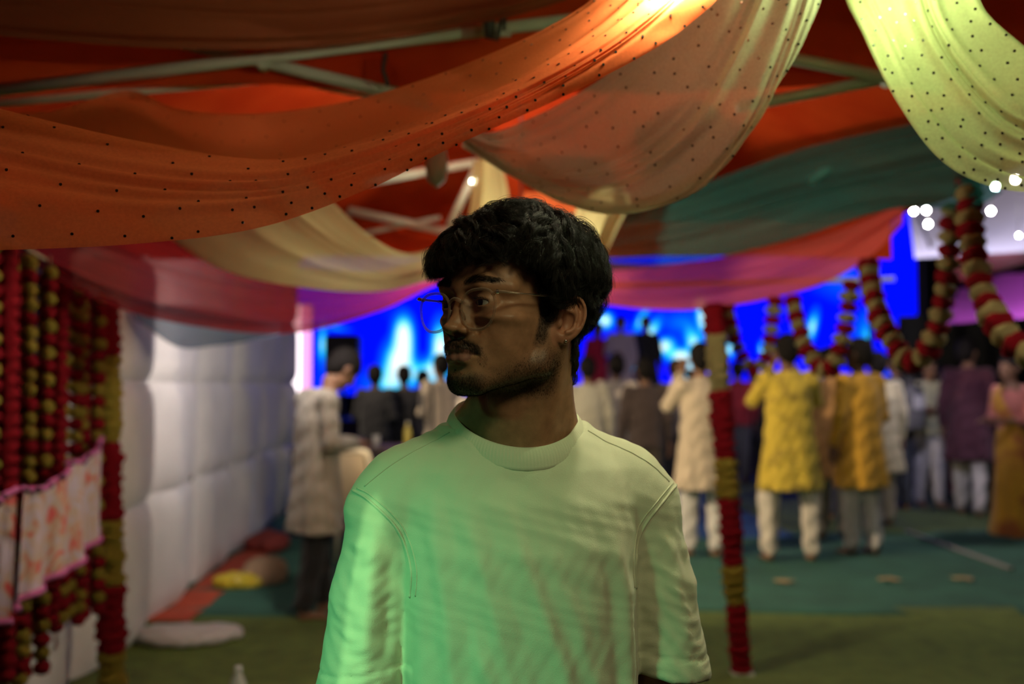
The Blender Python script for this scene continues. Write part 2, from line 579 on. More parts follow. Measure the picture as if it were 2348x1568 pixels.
tentA, oA = tent(-1.95, 2.05, -1.6, 2.45, 2.46, 3.25, 2.155, 'near red canopy tent over the young man, its dark valance across the top', legs=((-1.93, 2.43), (2.03, 2.43)))
tentB, oB = tent(-1.95, 2.05, 2.55, 5.35, 2.30, 3.02, 2.10, 'second red canopy tent behind the young man, lit orange-red inside', skip=(0, 1))


def pbar(a, b, r, parent, o, name='truss_bar'):
    a = at(*a); b = at(*b)
    return bar([a - o, (a + b) / 2 - o, b - o], r, name, parent)


# scissor truss under the near tent's far eave
pbar((-160, 226, 2.36), (1322, 44, 2.36), .0150, tentA, oA)
pbar((420, 100, 2.40), (985, 232, 2.40), .0150, tentA, oA)
pbar((-120, 246, 2.52), (600, 183, 2.52), .0110, tentA, oA)
pbar((640, 180, 2.50), (1010, 250, 2.50), .0090, tentA, oA)
pbar((1700, 112, 2.36), (2160, 202, 2.36), .0150, tentA, oA)
pbar((1690, 246, 2.40), (2200, 148, 2.40), .0140, tentA, oA)
for a in ((600, 143, 2.38), (2040, 180, 2.37)):
    p = at(*a) - oA
    MB().lathe([(.016, -.028), (.018, 0), (.016, .028)], p, 14, Matrix.Rotation(math.pi / 2, 3, 'X')).build('joint', POLE, tentA, True)
# bar overhead that carries the drapes (above the picture)
g0, g1 = at(1100, -205, 1.56), at(2500, -215, 1.56)
bar([Vector((-1.9, 1.56, g0.z)) - oA, g0 - oA, g1 - oA, Vector((2.0, 1.56, g1.z)) - oA], .014, 'cross_bar', tentA)
# trusses of the second tent
pbar((840, 418, 4.7), (1098, 371, 4.7), .020, tentB, oB)
pbar((1098, 374, 4.7), (1030, 520, 4.7), .020, tentB, oB)
pbar((800, 482, 5.2), (1040, 534, 5.2), .022, tentB, oB)
pbar((820, 538, 5.25), (1010, 498, 5.25), .012, tentB, oB)
pbar((1860, 415, 5.0), (1960, 335, 4.6), .020, tentB, oB)
pbar((1960, 335, 4.6), (2200, 320, 4.2), .020, tentB, oB)
pbar((1390, 655, 5.30), (2050, 640, 5.30), .014, tentB, oB, 'eave_bar')
# ------------------------------------------------------------------ the man in the foreground: head
YAW = math.radians(-46.5)
HEAD_O = Vector((0.0035, 1.22, 1.512))
HEAD_M = Matrix.Translation(HEAD_O) @ Matrix.Rotation(YAW, 4, 'Z')


def head_local(p):
    return HEAD_M.inverted() @ Vector(p)


def build_head():
    F = Field((-.105, -.135, -.235), (.105, .13, .13), .00165)
    u = .001
    E = lambda c, r, k=8, mode='u', R=None: F.ell([x * u for x in c], [x * u for x in r], k * u, mode, R)
    K = lambda a, b, ra, rb=None, k=8, mode='u': F.cap([x * u for x in a], [x * u for x in b], ra * u, (rb if rb is not None else ra) * u, k * u, mode)
    def K2(a, b, ra, rb=None, k=8, mode='u'):
        for s in (1, -1): K((a[0] * s, a[1], a[2]), (b[0] * s, b[1], b[2]), ra, rb, k, mode)
    def E2(c, r, k=8, mode='u', ang=None):
        for s in (1, -1):
            R = None
            if ang is not None:
                R = np.array(Matrix.Rotation(s * math.radians(ang), 3, 'Z'))
            E((c[0] * s, c[1], c[2]), r, k, mode, R)
    # skull
    E((0, 12, 40), (74, 90, 71))
    E((0, -30, 34), (62, 57, 50), 20)
    E((0, -22, -20), (61, 61, 70), 18)
    # temples narrow a little
    E2((86, -48, 26), (17, 34, 34), 22, 's')
    # cheekbones, cheeks
    E2((45, -53, -22), (20, 23, 17), 16)
    E2((38, -50, -52), (20, 26, 28), 18)
    # jaw line: ramus and body
    K2((60, 0, -28), (54, -10, -74), 12, 11, 14)
    K2((54, -10, -74), (18, -74, -97), 11, 13, 14)
    E((0, -42, -76), (46, 44, 27), 16)
    # chin
    E((0, -76, -97), (22, 17, 15), 12)
    E((0, -85, -94), (12, 10, 10), 9)
    # mouth mound
    E((0, -72, -66), (32, 23, 28), 14)
    # brow ridge
    K2((6, -84, 16), (32, -80, 19), 8, 7.5, 14)
    K2((32, -80, 19), (54, -58, 16), 7.5, 6, 14)
    # eye sockets
    E2((32, -100, 2), (18, 15.0, 10), 10, 's')
    E2((13, -96, 2), (7, 11, 9), 8, 's')
    E2((31, -68, -19), (19, 17, 10), 10)
    # nose
    K((0, -82, 12), (0, -88.5, -8), 6.0, 6.4, 8)
    K((0, -88.5, -8), (0, -101, -37), 6.4, 8.3, 6)
    E((0, -101.5, -40), (9.6, 9.2, 8.3), 5)
    K2((4, -83, -8), (10.5, -88, -38), 7, 7.5, 9)
    E2((13.0, -91, -43.5), (7.8, 11, 8.2), 4.5)
    E((0, -95, -48), (4.2, 10, 4.5), 4)
    E2((7.4, -96.5, -50.8), (3.9, 7.0, 5.2), 2.2, 's', -14)
    # alar crease
    K2((21.5, -86, -36), (23.0, -81, -48), 1.8, 1.8, 5, 's')
    # philtrum and lips
    K2((0.0, -97.5, -62.5), (10, -95, -63.5), 4.6, 4.6, 5)
    K2((10, -95, -63.5), (25, -83, -69), 4.8, 2.2, 5)
    K2((0, -95.2, -75), (11, -92.5, -75.2), 5.6, 5.4, 5)
    K2((11, -92.5, -75.2), (23, -83.5, -71), 5.2, 2.4, 5)
    K2((0, -102.5, -69.2), (12, -99, -69), 1.3, 1.3, 2.2, 's')
    K2((12, -99, -69), (27, -86, -70.2), 1.3, 1.4, 2.2, 's')
    E((0, -97, -84.5), (16, 6, 4.5), 8, 's')
    K((0, -104, -56), (0, -103.5, -60), 2.0, 2.0, 4, 's')
    # nasolabial fold
    # eyelids: shells round the eyeball, opened by a slit
    for s in (1, -1):
        c = np.array((31.0 * s, -72.5, -1.0))
        E(c, (14.6, 14.6, 14.0), 5)
        E((33.0 * s, -88.5, -1.6), (13.2, 10.5, 3.3), 1.2, 's')
        # upper lid crease
        K((20 * s, -88.5, 6.4), (33 * s, -88.5, 8.0), 1.0, 1.0, 2.5, 's')
        K((33 * s, -88.5, 8.0), (45 * s, -80.5, 5.5), 1.0, .8, 2.5, 's')
    # neck (axis shifts to the twisted torso)
    nb = (-37, 41, -235)
    K((2, 26, -45), nb, 54, 57, 16)
    K((58, 16, -40), (4, 18, -200), 12, 9, 24)
    K((-58, 16, -40), (-18, 0, -200), 12, 9, 24)
    E((-8, -20, -116), (11, 11, 15), 16)
    K((-50, 5, -114), (-82, -20, -156), 22, 17, 26)
    K((0, 56, -112), (5, 84, -156), 24, 18, 26)
    # ears
    for s in (1, -1):
        Ro = Matrix.Rotation(math.radians(-24) * s, 3, 'Z') @ Matrix.Rotation(math.radians(9) * -1, 3, 'X')
        o = Vector((70 * s, 6, -20))
        def T(x, y, z):
            v = Ro @ Vector((x * s * .9, y * .87, z * .88)); return (v.x + o.x, v.y + o.y, v.z + o.z)
        # x outwards, y backwards, z up
        R3 = np.array(Ro)
        E(T(1, 11, 4), (8, 18, 28), 6, 'u', R3)
        E(T(5, 9, -22), (4.2, 9.0, 11), 4, 'u', R3)
        # concha
        E(T(13, 8.5, -4), (11, 10, 14), 2.2, 's', R3)
        E(T(12, 14, 20), (5.2, 9, 9), 3, 's', R3)
        helix = [(5, -1, 1), (7, -4, 13), (9, -1, 25), (10, 8, 32), (11, 19, 30), (11.5, 26.5, 21), (11.5, 29, 8), (10.5, 27, -6), (8.5, 22, -17), (6.5, 15, -25)]
        hr = [2.2, 3.0, 3.4, 3.7, 3.8, 3.8, 3.7, 3.5, 3.3, 3.0]
        tt = np.linspace(0, 1, 34)
        hp = crom(helix, tt); hrr = np.interp(tt * 9, range(10), hr)
        for i in range(33):
            K(T(*hp[i]), T(*hp[i + 1]), hrr[i], hrr[i + 1], 1.6)
        anti = [(9.5, 16, 19), (10, 20.5, 10), (10.5, 21.5, 0), (10, 19.5, -9), (9.5, 14, -15.5), (9, 7, -17.5)]
        ap = crom(anti, np.linspace(0, 1, 16))
        for i in range(15):
            K(T(*ap[i]), T(*ap[i + 1]), 2.7, 2.7, 1.8)
        K(T(9.5, 20.5, 10), T(8.5, 9, 14), 2.3, 1.6, 3)
        sp_ = crom([(12, 8, 27), (13, 18, 25.5), (14, 23.5, 17), (14, 25, 6), (12.5, 23, -5)], np.linspace(0, 1, 14))
        for i in range(13): K(T(*sp_[i]), T(*sp_[i + 1]), 2.6, 2.4, 2.0, 's')
        # tragus
        E(T(8.5, -2.5, -6), (3.6, 4.0, 6.5), 3.5, 'u', R3)
        E(T(8.5, 3, -16.5), (3, 3.5, 3), 3, 's', R3)
    V, Q = F.mesh()
    V = relax(V, Q, 1, .4)
    return V, Q


HV0, HQ = build_head()


def face_warp(V):
    """his own proportions: short nose and mid-face, higher chin (applied to the generic head)"""
    V = np.array(V, float); z = V[..., 2] * 1000; y = V[..., 1] * 1000
    zf = np.interp(z, [-235, -112, -69, -50, -40, -15, 0, 20, 60, 130], [-229, -105, -57, -35, -27.5, -12, 3, 23, 62, 130])
    zb = np.interp(z, [-235, -112, -50, 0, 40, 130], [-229, -107, -45, 4, 42, 130])
    w = np.clip((-y - 15) / 35, 0, 1); w = w * w * (3 - 2 * w)
    V[..., 2] = (zf * w + zb * (1 - w)) * .001
    return V


HV = face_warp(HV0)
HN = vnormals(HV, HQ)


def face_masks(V):
    """regions of the face in head coordinates (metres): beard, moustache, lips, brows, scalp"""
    x, y, z = np.abs(V[:, 0]) * 1000, V[:, 1] * 1000, V[:, 2] * 1000
    ss = lambda a, b, t: np.clip((t - a) / (b - a), 0, 1) ** 2 * (3 - 2 * np.clip((t - a) / (b - a), 0, 1))
    lipu = ((x / 25) ** 2 + ((z + 66.0 + x * .12) / 4.6) ** 2) < 1
    lipl = ((x / 22) ** 2 + ((z + 75.0 - x * .10) / 5.6) ** 2) < 1
    lips = ((lipu | lipl) & (y < -80)).astype(float)
    # moustache between nose and upper lip, turning down past the corners
    mc = -58.5 - .010 * x ** 2 * .9
    mous = ss(6.5, 3.0, np.abs(z - mc)) * ss(34, 28, x) * (y < -76)
    side = ss(5.5, 2, np.abs(x - 31)) * ss(-64, -70, z) * ss(-84, -78, z) * (y < -66) * .2
    goat = ss(-84, -96, z) * ss(40, 24, x) * (y < -40)
    soul = ss(11, 3, x) * ss(-82, -85, z) * ss(-94, -90, z) * (y < -80) * .35
    # jaw beard below a line from the sideburn to the mouth corner
    line = -42 - np.clip((-10 - y) / 70, 0, 1) * 40
    jaw = ss(0, -30, z - line) * ss(24, 8, y) * ss(-122, -104, z)
    sburn = ss(9, 3, np.abs(y - (-14 - (z + 20) * -.18))) * ss(-62, -40, z) * ss(20, 8, z) * (x > 50)
    under = ss(-102, -96, z) * 0
    beard = np.clip(np.maximum.reduce([jaw * .72, goat, sburn * .95]) - lips * 2, 0, 1)
    brow_c = 21.5 + 3.5 * np.sin(np.clip((x - 8) / 46, 0, 1) * 2.6)
    bh = np.interp(x, [6, 12, 26, 42, 56], [2.2, 4.2, 5.2, 3.4, 1.2])
    brow = ss(1.25, .55, np.abs(z - brow_c) / bh) * ss(6, 15, x) * ss(57, 44, x) * (y < -40)
    return dict(lips=lips, mous=np.maximum(np.maximum(mous, soul), side) * (1 - lips), beard=beard, brow=brow)


def scalp_front(V):
    """height above the hairline, > 0 where hair grows (metres*1000)"""
    x, y, z = np.abs(V[:, 0]) * 1000, V[:, 1] * 1000, V[:, 2] * 1000
    # hairline: forehead high, down the temple to the sideburn, round the ear, down to the nape
    hl = np.interp(y, [-95, -74, -60, -47, -35, -23, -15, -9, -3, 1, 6, 30, 38, 50, 70, 120], [66, 64, 58, 50, 40, 22, 4, -14, -18, 14, 20, 16, -10, -62, -88, -95])
    return z - hl


def trim_line(P):
    """lowest height the cut hair reaches, by place round the head (metres)"""
    y = P[..., 1] * 1000; x = np.abs(P[..., 0]) * 1000
    tl = np.interp(y, [-125, -95, -72, -54, -41, -29, -20, -12, -4, 1, 6, 30, 38, 46, 60, 120], [47, 51, 54, 50, 40, 26, 8, -22, -26, 6, 18, 10, -18, -58, -92, -100])
    tl = tl + np.where(y < -40, np.clip(P[..., 0] * 1000 / 40, -1, .4) * 7, 0)
    return tl * .001
# ------------------------------------------------------------------ the man: materials, eyes, hair, glasses
def hair_curves(name, P, R0, R1, m, parent, taper=.55):
    """P (n strands, k points, 3)"""
    n, k, _ = P.shape
    cd = bpy.data.hair_curves.new(name)
    cd.add_curves([k] * n)
    cd.attributes['position'].data.foreach_set('vector', np.ascontiguousarray(P, np.float32).ravel())
    rad = cd.attributes.get('radius') or cd.attributes.new('radius', 'FLOAT', 'POINT')
    t = np.linspace(0, 1, k)
    r = np.where(t < taper, R0, R0 + (R1 - R0) * (t - taper) / (1 - taper))
    rad.data.foreach_set('value', np.tile(r, n).astype(np.float32))
    cd.materials.append(m)
    o = bpy.data.objects.new(name, cd)
    COL.objects.link(o)
    if parent: o.parent = parent
    return o


def unit(a):
    return a / (np.linalg.norm(a, axis=-1, keepdims=True) + 1e-9)


SC = np.array((0, .012, .040)); SR = np.array((.074, .090, .071))


def grow_scalp(nclump, per, seed, k=16):
    rg = np.random.default_rng(seed)
    ok = (scalp_front(HV) > 0) & (HV[:, 2] > -.095) & (HN[:, 2] > -.75)
    ear = (np.abs(HV[:, 0]) > .066) & (HV[:, 2] < .016) & (HV[:, 1] > -.006) & (HV[:, 1] < .044)
    ok &= ~ear
    ids = np.flatnonzero(ok)
    pick = rg.choice(ids, nclump, replace=False)
    P = HV[pick]; N = HN[pick]
    x, y, z = P[:, 0], P[:, 1], P[:, 2]
    crown = np.array((.005, .055, .105))
    out = P - crown
    out[:, 2] *= .7
    flow = out - N * np.sum(out * N, 1, keepdims=True)
    flow = unit(flow)
    # the fringe is brushed forwards and to his left
    top = np.clip((z - .045) / .05, 0, 1)
    fwd = np.array((.25, -1.0, 0.0))
    f2 = fwd - N * (N @ fwd)[:, None]
    flow = unit(flow * (1 - .5 * top[:, None]) + unit(f2) * .5 * top[:, None])
    swirl = .75 * np.sin(P[:, 0] * 42 + P[:, 1] * 30 + .5) + .55 * np.sin(P[:, 1] * 65 - P[:, 2] * 50 + 2.0) + rg.normal(0, .22, nclump)
    swirl *= np.clip((z - .01) / .04, .15, 1)
    side_v = np.cross(N, flow)
    flow = unit(flow * np.cos(swirl)[:, None] + side_v * np.sin(swirl)[:, None])
    low = np.clip((.035 - z) / .10, 0, 1)
    front = np.clip((-y - .02) / .06, 0, 1)
    L = .080 - .052 * np.clip(low * 1.5, 0, 1) - .012 * np.clip((y - .03) / .05, 0, 1)
    L = L * rg.uniform(.75, 1.2, nclump)
    side_burn = (z < .02) & (y < 0)
    L[side_burn] *= .5
    nape = (z < -.02) & (y > .03)
    L[nape] = (.016 + .024 * np.clip((z[nape] + .09) / .075, 0, 1)) * rg.uniform(.8, 1.15, nape.sum())
    lift = 1.35 - .85 * low
    ds = L / (k - 1)
    d = unit(N * lift[:, None] + flow * .55)
    pos = P.copy(); path = [pos.copy()]
    g = np.array((0, 0, -1.0))
    for i in range(1, k):
        s = i / (k - 1)
        nn = unit((pos - SC) / SR ** 2)
        tang = flow - nn * np.sum(flow * nn, 1, keepdims=True)
        want = unit(unit(tang) + g * (.25 + .55 * front[:, None] * s) + nn * (.22 - .42 * s))
        d = unit(d * .72 + want * .28)
        pos = pos + d * ds[:, None]
        q = np.sqrt((((pos - SC) / (SR + .006)) ** 2).sum(1))
        push = q < 1
        pos[push] = SC + (pos[push] - SC) / q[push][:, None]
        path.append(pos.copy())
    C = np.stack(path, 1)                                    # clump centre lines
    T = unit(np.gradient(C, axis=1))
    A = unit(np.cross(T, N[:, None, :])); B = np.cross(T, A)
    s = np.linspace(0, 1, k)[None, :]
    arc = L[:, None] * s
    per_len = (.044 + .008 * np.sin(P[:, 0] * 50 + 1) * np.sin(P[:, 1] * 45))[:, None] * rg.uniform(.88, 1.12, nclump)[:, None]
    ph = (P[:, 0] * 55 + 1.6 * np.sin(P[:, 1] * 48 + P[:, 2] * 30) + 1.2 * np.sin(P[:, 2] * 55 + P[:, 0] * 40) + rg.normal(0, .4, nclump))[:, None]
    amp = (np.clip(L / .06, .15, 1) * rg.uniform(.0075, .0130, nclump) * (1 + .25 * front))[:, None] * np.clip(s * 1.8, 0, 1)
    w = 2 * np.pi * arc / per_len + ph
    hand = np.sign(np.sin(P[:, 0] * 60 + P[:, 1] * 45))[:, None] * .75
    C = C + A * (amp * np.cos(w))[..., None] + B * (amp * .7 * hand * np.sin(w))[..., None]
    # strands round each centre line
    n = nclump * per
    S = np.repeat(C, per, 0); SA = np.repeat(A, per, 0); SB = np.repeat(B, per, 0)
    rr = np.sqrt(rg.random(n)) * .0072; th = rg.uniform(0, 6.28, n)
    spread = rr[:, None] * (1.0 - .45 * np.clip(s * 1.15, 0, 1))
    S = S + SA * (spread * np.cos(th)[:, None])[..., None] + SB * (spread * np.sin(th)[:, None])[..., None]
    Ls = np.repeat(L, per)
    fp = rg.uniform(0, 6.28, (n, 3)); fa = rg.exponential(.0010, n)[:, None] * np.clip(Ls / .05, .2, 1)[:, None]
    fq = rg.uniform(180, 420, n)[:, None]
    for j in range(3):
        S[..., j] += fa * np.sin(fq * np.repeat(arc, per, 0) + fp[:, j:j + 1]) * s
    # a few fly-aways
    fly = rg.random(n) < .05
    S[fly] += (np.repeat(N, per, 0)[fly][:, None, :] * (rg.uniform(.002, .010, fly.sum())[:, None] * s ** 1.5)[..., None])
    # the cut: no strand hangs below the trim line
    below = S[..., 2] < trim_line(S) + (np.repeat(rg.normal(0, .0055, nclump), per) + rg.normal(0, .0015, n))[:, None]
    below[:, :3] = False
    first = np.where(below.any(1), below.argmax(1), k - 1)
    fr = first[:, None] / (k - 1) * np.linspace(0, 1, k)[None, :] * (k - 1)
    i0 = np.minimum(fr.astype(int), k - 2); w1 = (fr - i0)[..., None]
    ar = np.arange(n)[:, None]
    S = S[ar, i0] * (1 - w1) + S[ar, i0 + 1] * w1
    return S


def grow_face(mask, n, seed, length, dirfn, k=4, curve=.25):
    rg = np.random.default_rng(seed)
    p = mask / mask.sum()
    pick = rg.choice(len(HV), n, p=p)
    P = HV[pick] + rg.normal(0, .0007, (n, 3)); N = HN[pick]
    D = dirfn(HV[pick])
    D = D - N * np.sum(D * N, 1, keepdims=True)
    D = unit(unit(D) + rg.normal(0, .22, (n, 3)))
    D = unit(D + N * .45)
    L = length * rg.uniform(.5, 1.2, n) * (.4 + .6 * mask[pick])
    s = np.linspace(0, 1, k)
    S = P[:, None, :] + D[:, None, :] * (L[:, None] * s[None, :])[..., None]
    S = S - N[:, None, :] * (L[:, None] * curve * s[None, :] ** 2)[..., None]
    return S


man = empty('person', (HEAD_O.x, HEAD_O.y, 0))
tag(man, 'young man in pale crew-neck T-shirt and clear glasses looking over his shoulder', 'person')
MAN_INV = Matrix.Translation((-HEAD_O.x, -HEAD_O.y, 0))
HEAD_IN_MAN = MAN_INV @ HEAD_M

SKIN = mat('skin_brown', (.36, .18, .10), .46, sss=.12, spec=.35, bump=(700, .22, .0006), var=(75, .17), attr='Col')
msk = face_masks(HV0)
base = np.array((.365, .182, .102))
HC = np.tile(base, (len(HV), 1))
zz = HV[:, 2]
# warmer ears, nose and cheeks; browner eye hollows
earm = (np.abs(HV[:, 0]) > .070)[:, None]
HC = np.where(earm, np.array((.43, .19, .115)), HC)
dk = lambda m, c, a: HC * (1 - (m * a)[:, None]) + np.array(c) * (m * a)[:, None]
HC = dk(msk['beard'], (.050, .032, .023), .78)
HC = dk(msk['mous'], (.030, .022, .018), .75)
HC = dk(msk['brow'], (.030, .022, .018), .72)
HC = dk(msk['lips'], (.25, .10, .085), .85)
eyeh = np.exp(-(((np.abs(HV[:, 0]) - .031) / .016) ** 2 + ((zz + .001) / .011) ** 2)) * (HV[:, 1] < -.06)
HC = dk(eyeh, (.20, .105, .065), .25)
sc = np.clip(scalp_front(HV) / 6, 0, 1) * (~((np.abs(HV[:, 0]) > .072) & (zz < .02)))
HC = dk(sc, (.012, .010, .009), .95)


def eye_part(parent, cx):
    E_W = mat('eye_white', (.36, .32, .28), .15, spec=.6)
    E_I = mat('eye_iris_dark_brown', (.018, .010, .007), .12, spec=.7)
    c = Vector((cx, -.0728, .002))
    gaze = Matrix.Rotation(math.radians(-12), 3, 'Z')
    mb = MB(); M = gaze @ Matrix.Rotation(math.radians(90), 3, 'X')
    prof = [(.0001, -.0125)] + [(.0125 * math.sin(a), -.0125 * math.cos(a)) for a in np.linspace(.25, 2.6, 16)] + [(.0062, .0109), (.0001, .0110)]
    e = mb.lathe(prof, c, 24, M).build('eyeball', E_W, parent, True)
    mb = MB()
    prof = [(.0069, .0102), (.0066, .0110), (.0048, .0120), (.0022, .0127), (.0001, .0128)]
    i = mb.lathe(prof, c, 24, M).build('iris', E_I, e, True)
    return e


def build_man_head():
    # transform into the man's frame
    R = np.array(HEAD_IN_MAN.to_3x3()); t = np.array(HEAD_IN_MAN.translation)
    me = np_mesh('body', HV @ R.T + t, HQ)
    vcol(me, HC)
    return me


head_me = build_man_head()
body = link('body', head_me, SKIN, man)
hold = body
for cx in (-.031, .031):
    e = eye_part(body, cx); e.matrix_local = HEAD_IN_MAN

HAIR = mat('hair_black', (.0100, .0082, .0068), .52, spec=.22)
def hb(m):
    return np.clip(m, 0, 1)
S = grow_scalp(1250, 48, 3)
R_ = np.array(HEAD_IN_MAN.to_3x3()); t_ = np.array(HEAD_IN_MAN.translation)
hair = hair_curves('hair', S @ R_.T + t_, .00013, .00005, HAIR, man)
br = lambda V: np.stack([np.sign(V[:, 0]) * 1.0, V[:, 0] * 0 + .2, .55 - np.clip(np.abs(V[:, 0]) - .02, 0, .03) * 28], 1)
S = grow_face(hb(msk['brow']), 1700, 11, .0066, br)
hair_curves('eyebrows', S @ R_.T + t_, .00008, .00004, HAIR, man)
S = grow_face(hb(msk['mous']), 2500, 12, .0040, lambda V: np.stack([np.sign(V[:, 0]) * .75, V[:, 0] * 0 + .1, V[:, 0] * 0 - 1], 1))
hair_curves('moustache', S @ R_.T + t_, .00007, .00004, HAIR, man)
S = grow_face(hb(msk['beard']) ** 1.2, 42000, 13, .0024, lambda V: np.stack([V[:, 0] * 0, .25 + V[:, 0] * 0, V[:, 0] * 0 - 1], 1))
lash = []
rg_ = np.random.default_rng(21)
for cx in (-.031, .031):
    for i in range(80):
        t = rg_.uniform(-1, 1); x = .0118 * t; z = .0022 + .0024 * (1 - t * t)
        y = -math.sqrt(max(.0143 ** 2 - x * x - z * z, 1e-6))
        root = np.array((cx + x, -.0728 + y, .002 + z)); L = .0062 * rg_.uniform(.7, 1.1)
        dv = unit(np.array((x * 40, -1.0, -.25 + rg_.normal(0, .15))))
        lash.append([root + dv * L * k / 4 + np.array((0, 0, 1)) * L * .55 * (k / 4) ** 2 for k in range(5)])
hair_curves('eyelashes', np.array(lash) @ R_.T + t_, .00009, .00003, HAIR, man)
BEARD = mat('beard_dark', (.014, .010, .008), .8, spec=.04)
hair_curves('beard', S @ R_.T + t_, .00005, .00003, BEARD, man)

# ---- clear acetate glasses
ACET = bpy.data.materials.new('clear_acetate'); ACET.use_nodes = True
nt = ACET.node_tree; pb = nt.nodes['Principled BSDF']; mo = nt.nodes['Material Output']
pb.inputs['Base Color'].default_value = (.62, .48, .38, 1)
pb.inputs['Roughness'].default_value = .05; pb.inputs['Specular IOR Level'].default_value = .9
tr = nt.nodes.new('ShaderNodeBsdfTransparent'); tr.inputs[0].default_value = (.88, .80, .72, 1)
lw = nt.nodes.new('ShaderNodeLayerWeight'); lw.inputs[0].default_value = .45
mr = nt.nodes.new('ShaderNodeMapRange'); mr.inputs[3].default_value = .10; mr.inputs[4].default_value = .75
mx = nt.nodes.new('ShaderNodeMixShader')
nt.links.new(lw.outputs['Facing'], mr.inputs[0]); nt.links.new(mr.outputs[0], mx.inputs[0])
nt.links.new(tr.outputs[0], mx.inputs[1]); nt.links.new(pb.outputs[0], mx.inputs[2]); nt.links.new(mx.outputs[0], mo.inputs[0])
LENS = bpy.data.materials.new('spectacle_lens'); LENS.use_nodes = True
nt = LENS.node_tree; nt.nodes.clear()
o_ = nt.nodes.new('ShaderNodeOutputMaterial'); mx = nt.nodes.new('ShaderNodeMixShader')
tr = nt.nodes.new('ShaderNodeBsdfTransparent'); gl = nt.nodes.new('ShaderNodeBsdfGlossy'); fr = nt.nodes.new('ShaderNodeLayerWeight'); mpw = nt.nodes.new('ShaderNodeMapRange')
tr.inputs[0].default_value = (.96, .97, .96, 1); gl.inputs['Roughness'].default_value = .02; fr.inputs[0].default_value = .2; mpw.inputs[3].default_value = .03; mpw.inputs[4].default_value = .15
nt.links.new(fr.outputs['Fresnel'], mpw.inputs[0]); nt.links.new(mpw.outputs[0], mx.inputs[0]); nt.links.new(tr.outputs[0], mx.inputs[1]); nt.links.new(gl.outputs[0], mx.inputs[2]); nt.links.new(mx.outputs[0], o_.inputs[0])
STEEL = mat('steel', (.75, .73, .70), .22, 1.0)

glasses = empty('eyeglasses', HEAD_O, YAW)
tag(glasses, 'clear acetate eyeglasses worn by the young man in front', 'glasses')


def lens_pt(s, th, r=1.0):
    c, d = math.cos(th), math.sin(th)
    p = 2.45
    q = (abs(c) ** p + abs(d) ** p) ** (-1 / p)
    x, z = c * q * .0275 * r, d * q * .0230 * r
    x *= 1 + .13 * (z / .0235) * (1 if c > 0 else .35)       # narrower below
    if c > 0 and d > 0: z *= 1 + .04 * c
    X = .0385 + x
    return Vector((s * X, -.0955 + .5 * (X - .009) ** 2, -.0075 + z))


for s in (1, -1):
    n = 48
    rim = MB().tube([lens_pt(s, 2 * math.pi * i / n, 1.0) for i in range(n)], .0013, 10, closed=True, flat=1.35)
    rim.build('rim', ACET, glasses, True)
    mb = MB()
    vs = [lens_pt(s, 0, .0)] + [lens_pt(s, 2 * math.pi * i / n, .98) for i in range(n)]
    fs = [(0, 1 + i, 1 + (i + 1) % n) for i in range(n)]
    mb.add(vs, fs).build('lens', LENS, glasses, False)
    # end piece, hinge, temple arm
    h = lens_pt(s, .62, 1.0)
    pts = [h + Vector((-s * .002, 0, .001)), Vector((s * .0675, h.y + .0008, .0105)), Vector((s * .0715, -.0925, .0108)), Vector((s * .0728, -.082, .0108)), Vector((s * .0735, -.057, .0100)),
           Vector((s * .0775, -.030, .0098)), Vector((s * .0820, -.008, .0098)), Vector((s * .0815, .004, .0085)), Vector((s * .0770, .016, -.004)), Vector((s * .0745, .026, -.022))]
    tt = np.linspace(0, 1, 40)
    cp = crom([tuple(p) for p in pts], tt)
    rad = np.interp(tt, [0, .2, .33, .55, 1], [.0028, .0030, .0026, .0017, .0022])
    arm = MB().tube([tuple(p) for p in cp], list(rad), 10, flat=.62)
    a = arm.build('temple_arm', ACET, glasses, True)
    MB().tube([tuple(cp[9]), tuple(cp[26])], .0005, 6).build('wire_core', STEEL, a, True)
    MB().box(cp[7], (.002, .004, .0045), None, .0006).build('hinge', STEEL, a)
    pad = MB().tube([Vector((s * .0085, -.0945, -.006)), Vector((s * .0105, -.093, -.012)), Vector((s * .0120, -.0915, -.018))], [.0012, .0022, .0014], 10, flat=1.6)
    pad.build('nose_pad', ACET, glasses, True)
br_pts = crom([tuple(lens_pt(-1, 2.75)), (-.006, -.0962, .0055), (0, -.0968, .0068), (.006, -.0962, .0055), tuple(lens_pt(1, 2.75))], np.linspace(0, 1, 16))
MB().tube([tuple(p) for p in br_pts], .0019, 10, flat=1.1).build('bridge', ACET, glasses, True)

# ---- ear stud
ea = Vector((.0805, .0085, -.046))
EAR_R = Matrix.Rotation(math.radians(-24), 3, 'Z') @ Matrix.Rotation(math.radians(-9), 3, 'X')
sp = EAR_R @ Vector((.0092*.9, .0085*.87, -.0235*.88)) + Vector((.070, .006, -.020))
stud = empty('ear_stud', HEAD_M @ sp, YAW)
tag(stud, 'tiny round silver stud in the ear lobe of the young man', 'earring')
MB().lathe([(.0001, -.0020)] + [(.0020 * math.sin(a), -.0020 * math.cos(a)) for a in np.linspace(.3, 2.85, 8)] + [(.0001, .0020)], (.0006, 0, 0), 14).build('ball', STEEL, stud, True)
MB().tube([(-.006, 0, 0), (.0004, 0, 0)], .0005, 6).build('post', STEEL, stud, True)
# ------------------------------------------------------------------ the man: T-shirt, arms, trousers
# his frame: x to the right of the photo, y away from the camera, z up, origin on the floor under his head
TY = math.radians(10)          # the chest is turned a little to the right
TC, TS = math.cos(TY), math.sin(TY)
N0 = np.array((.004, .040))    # the torso axis in his frame


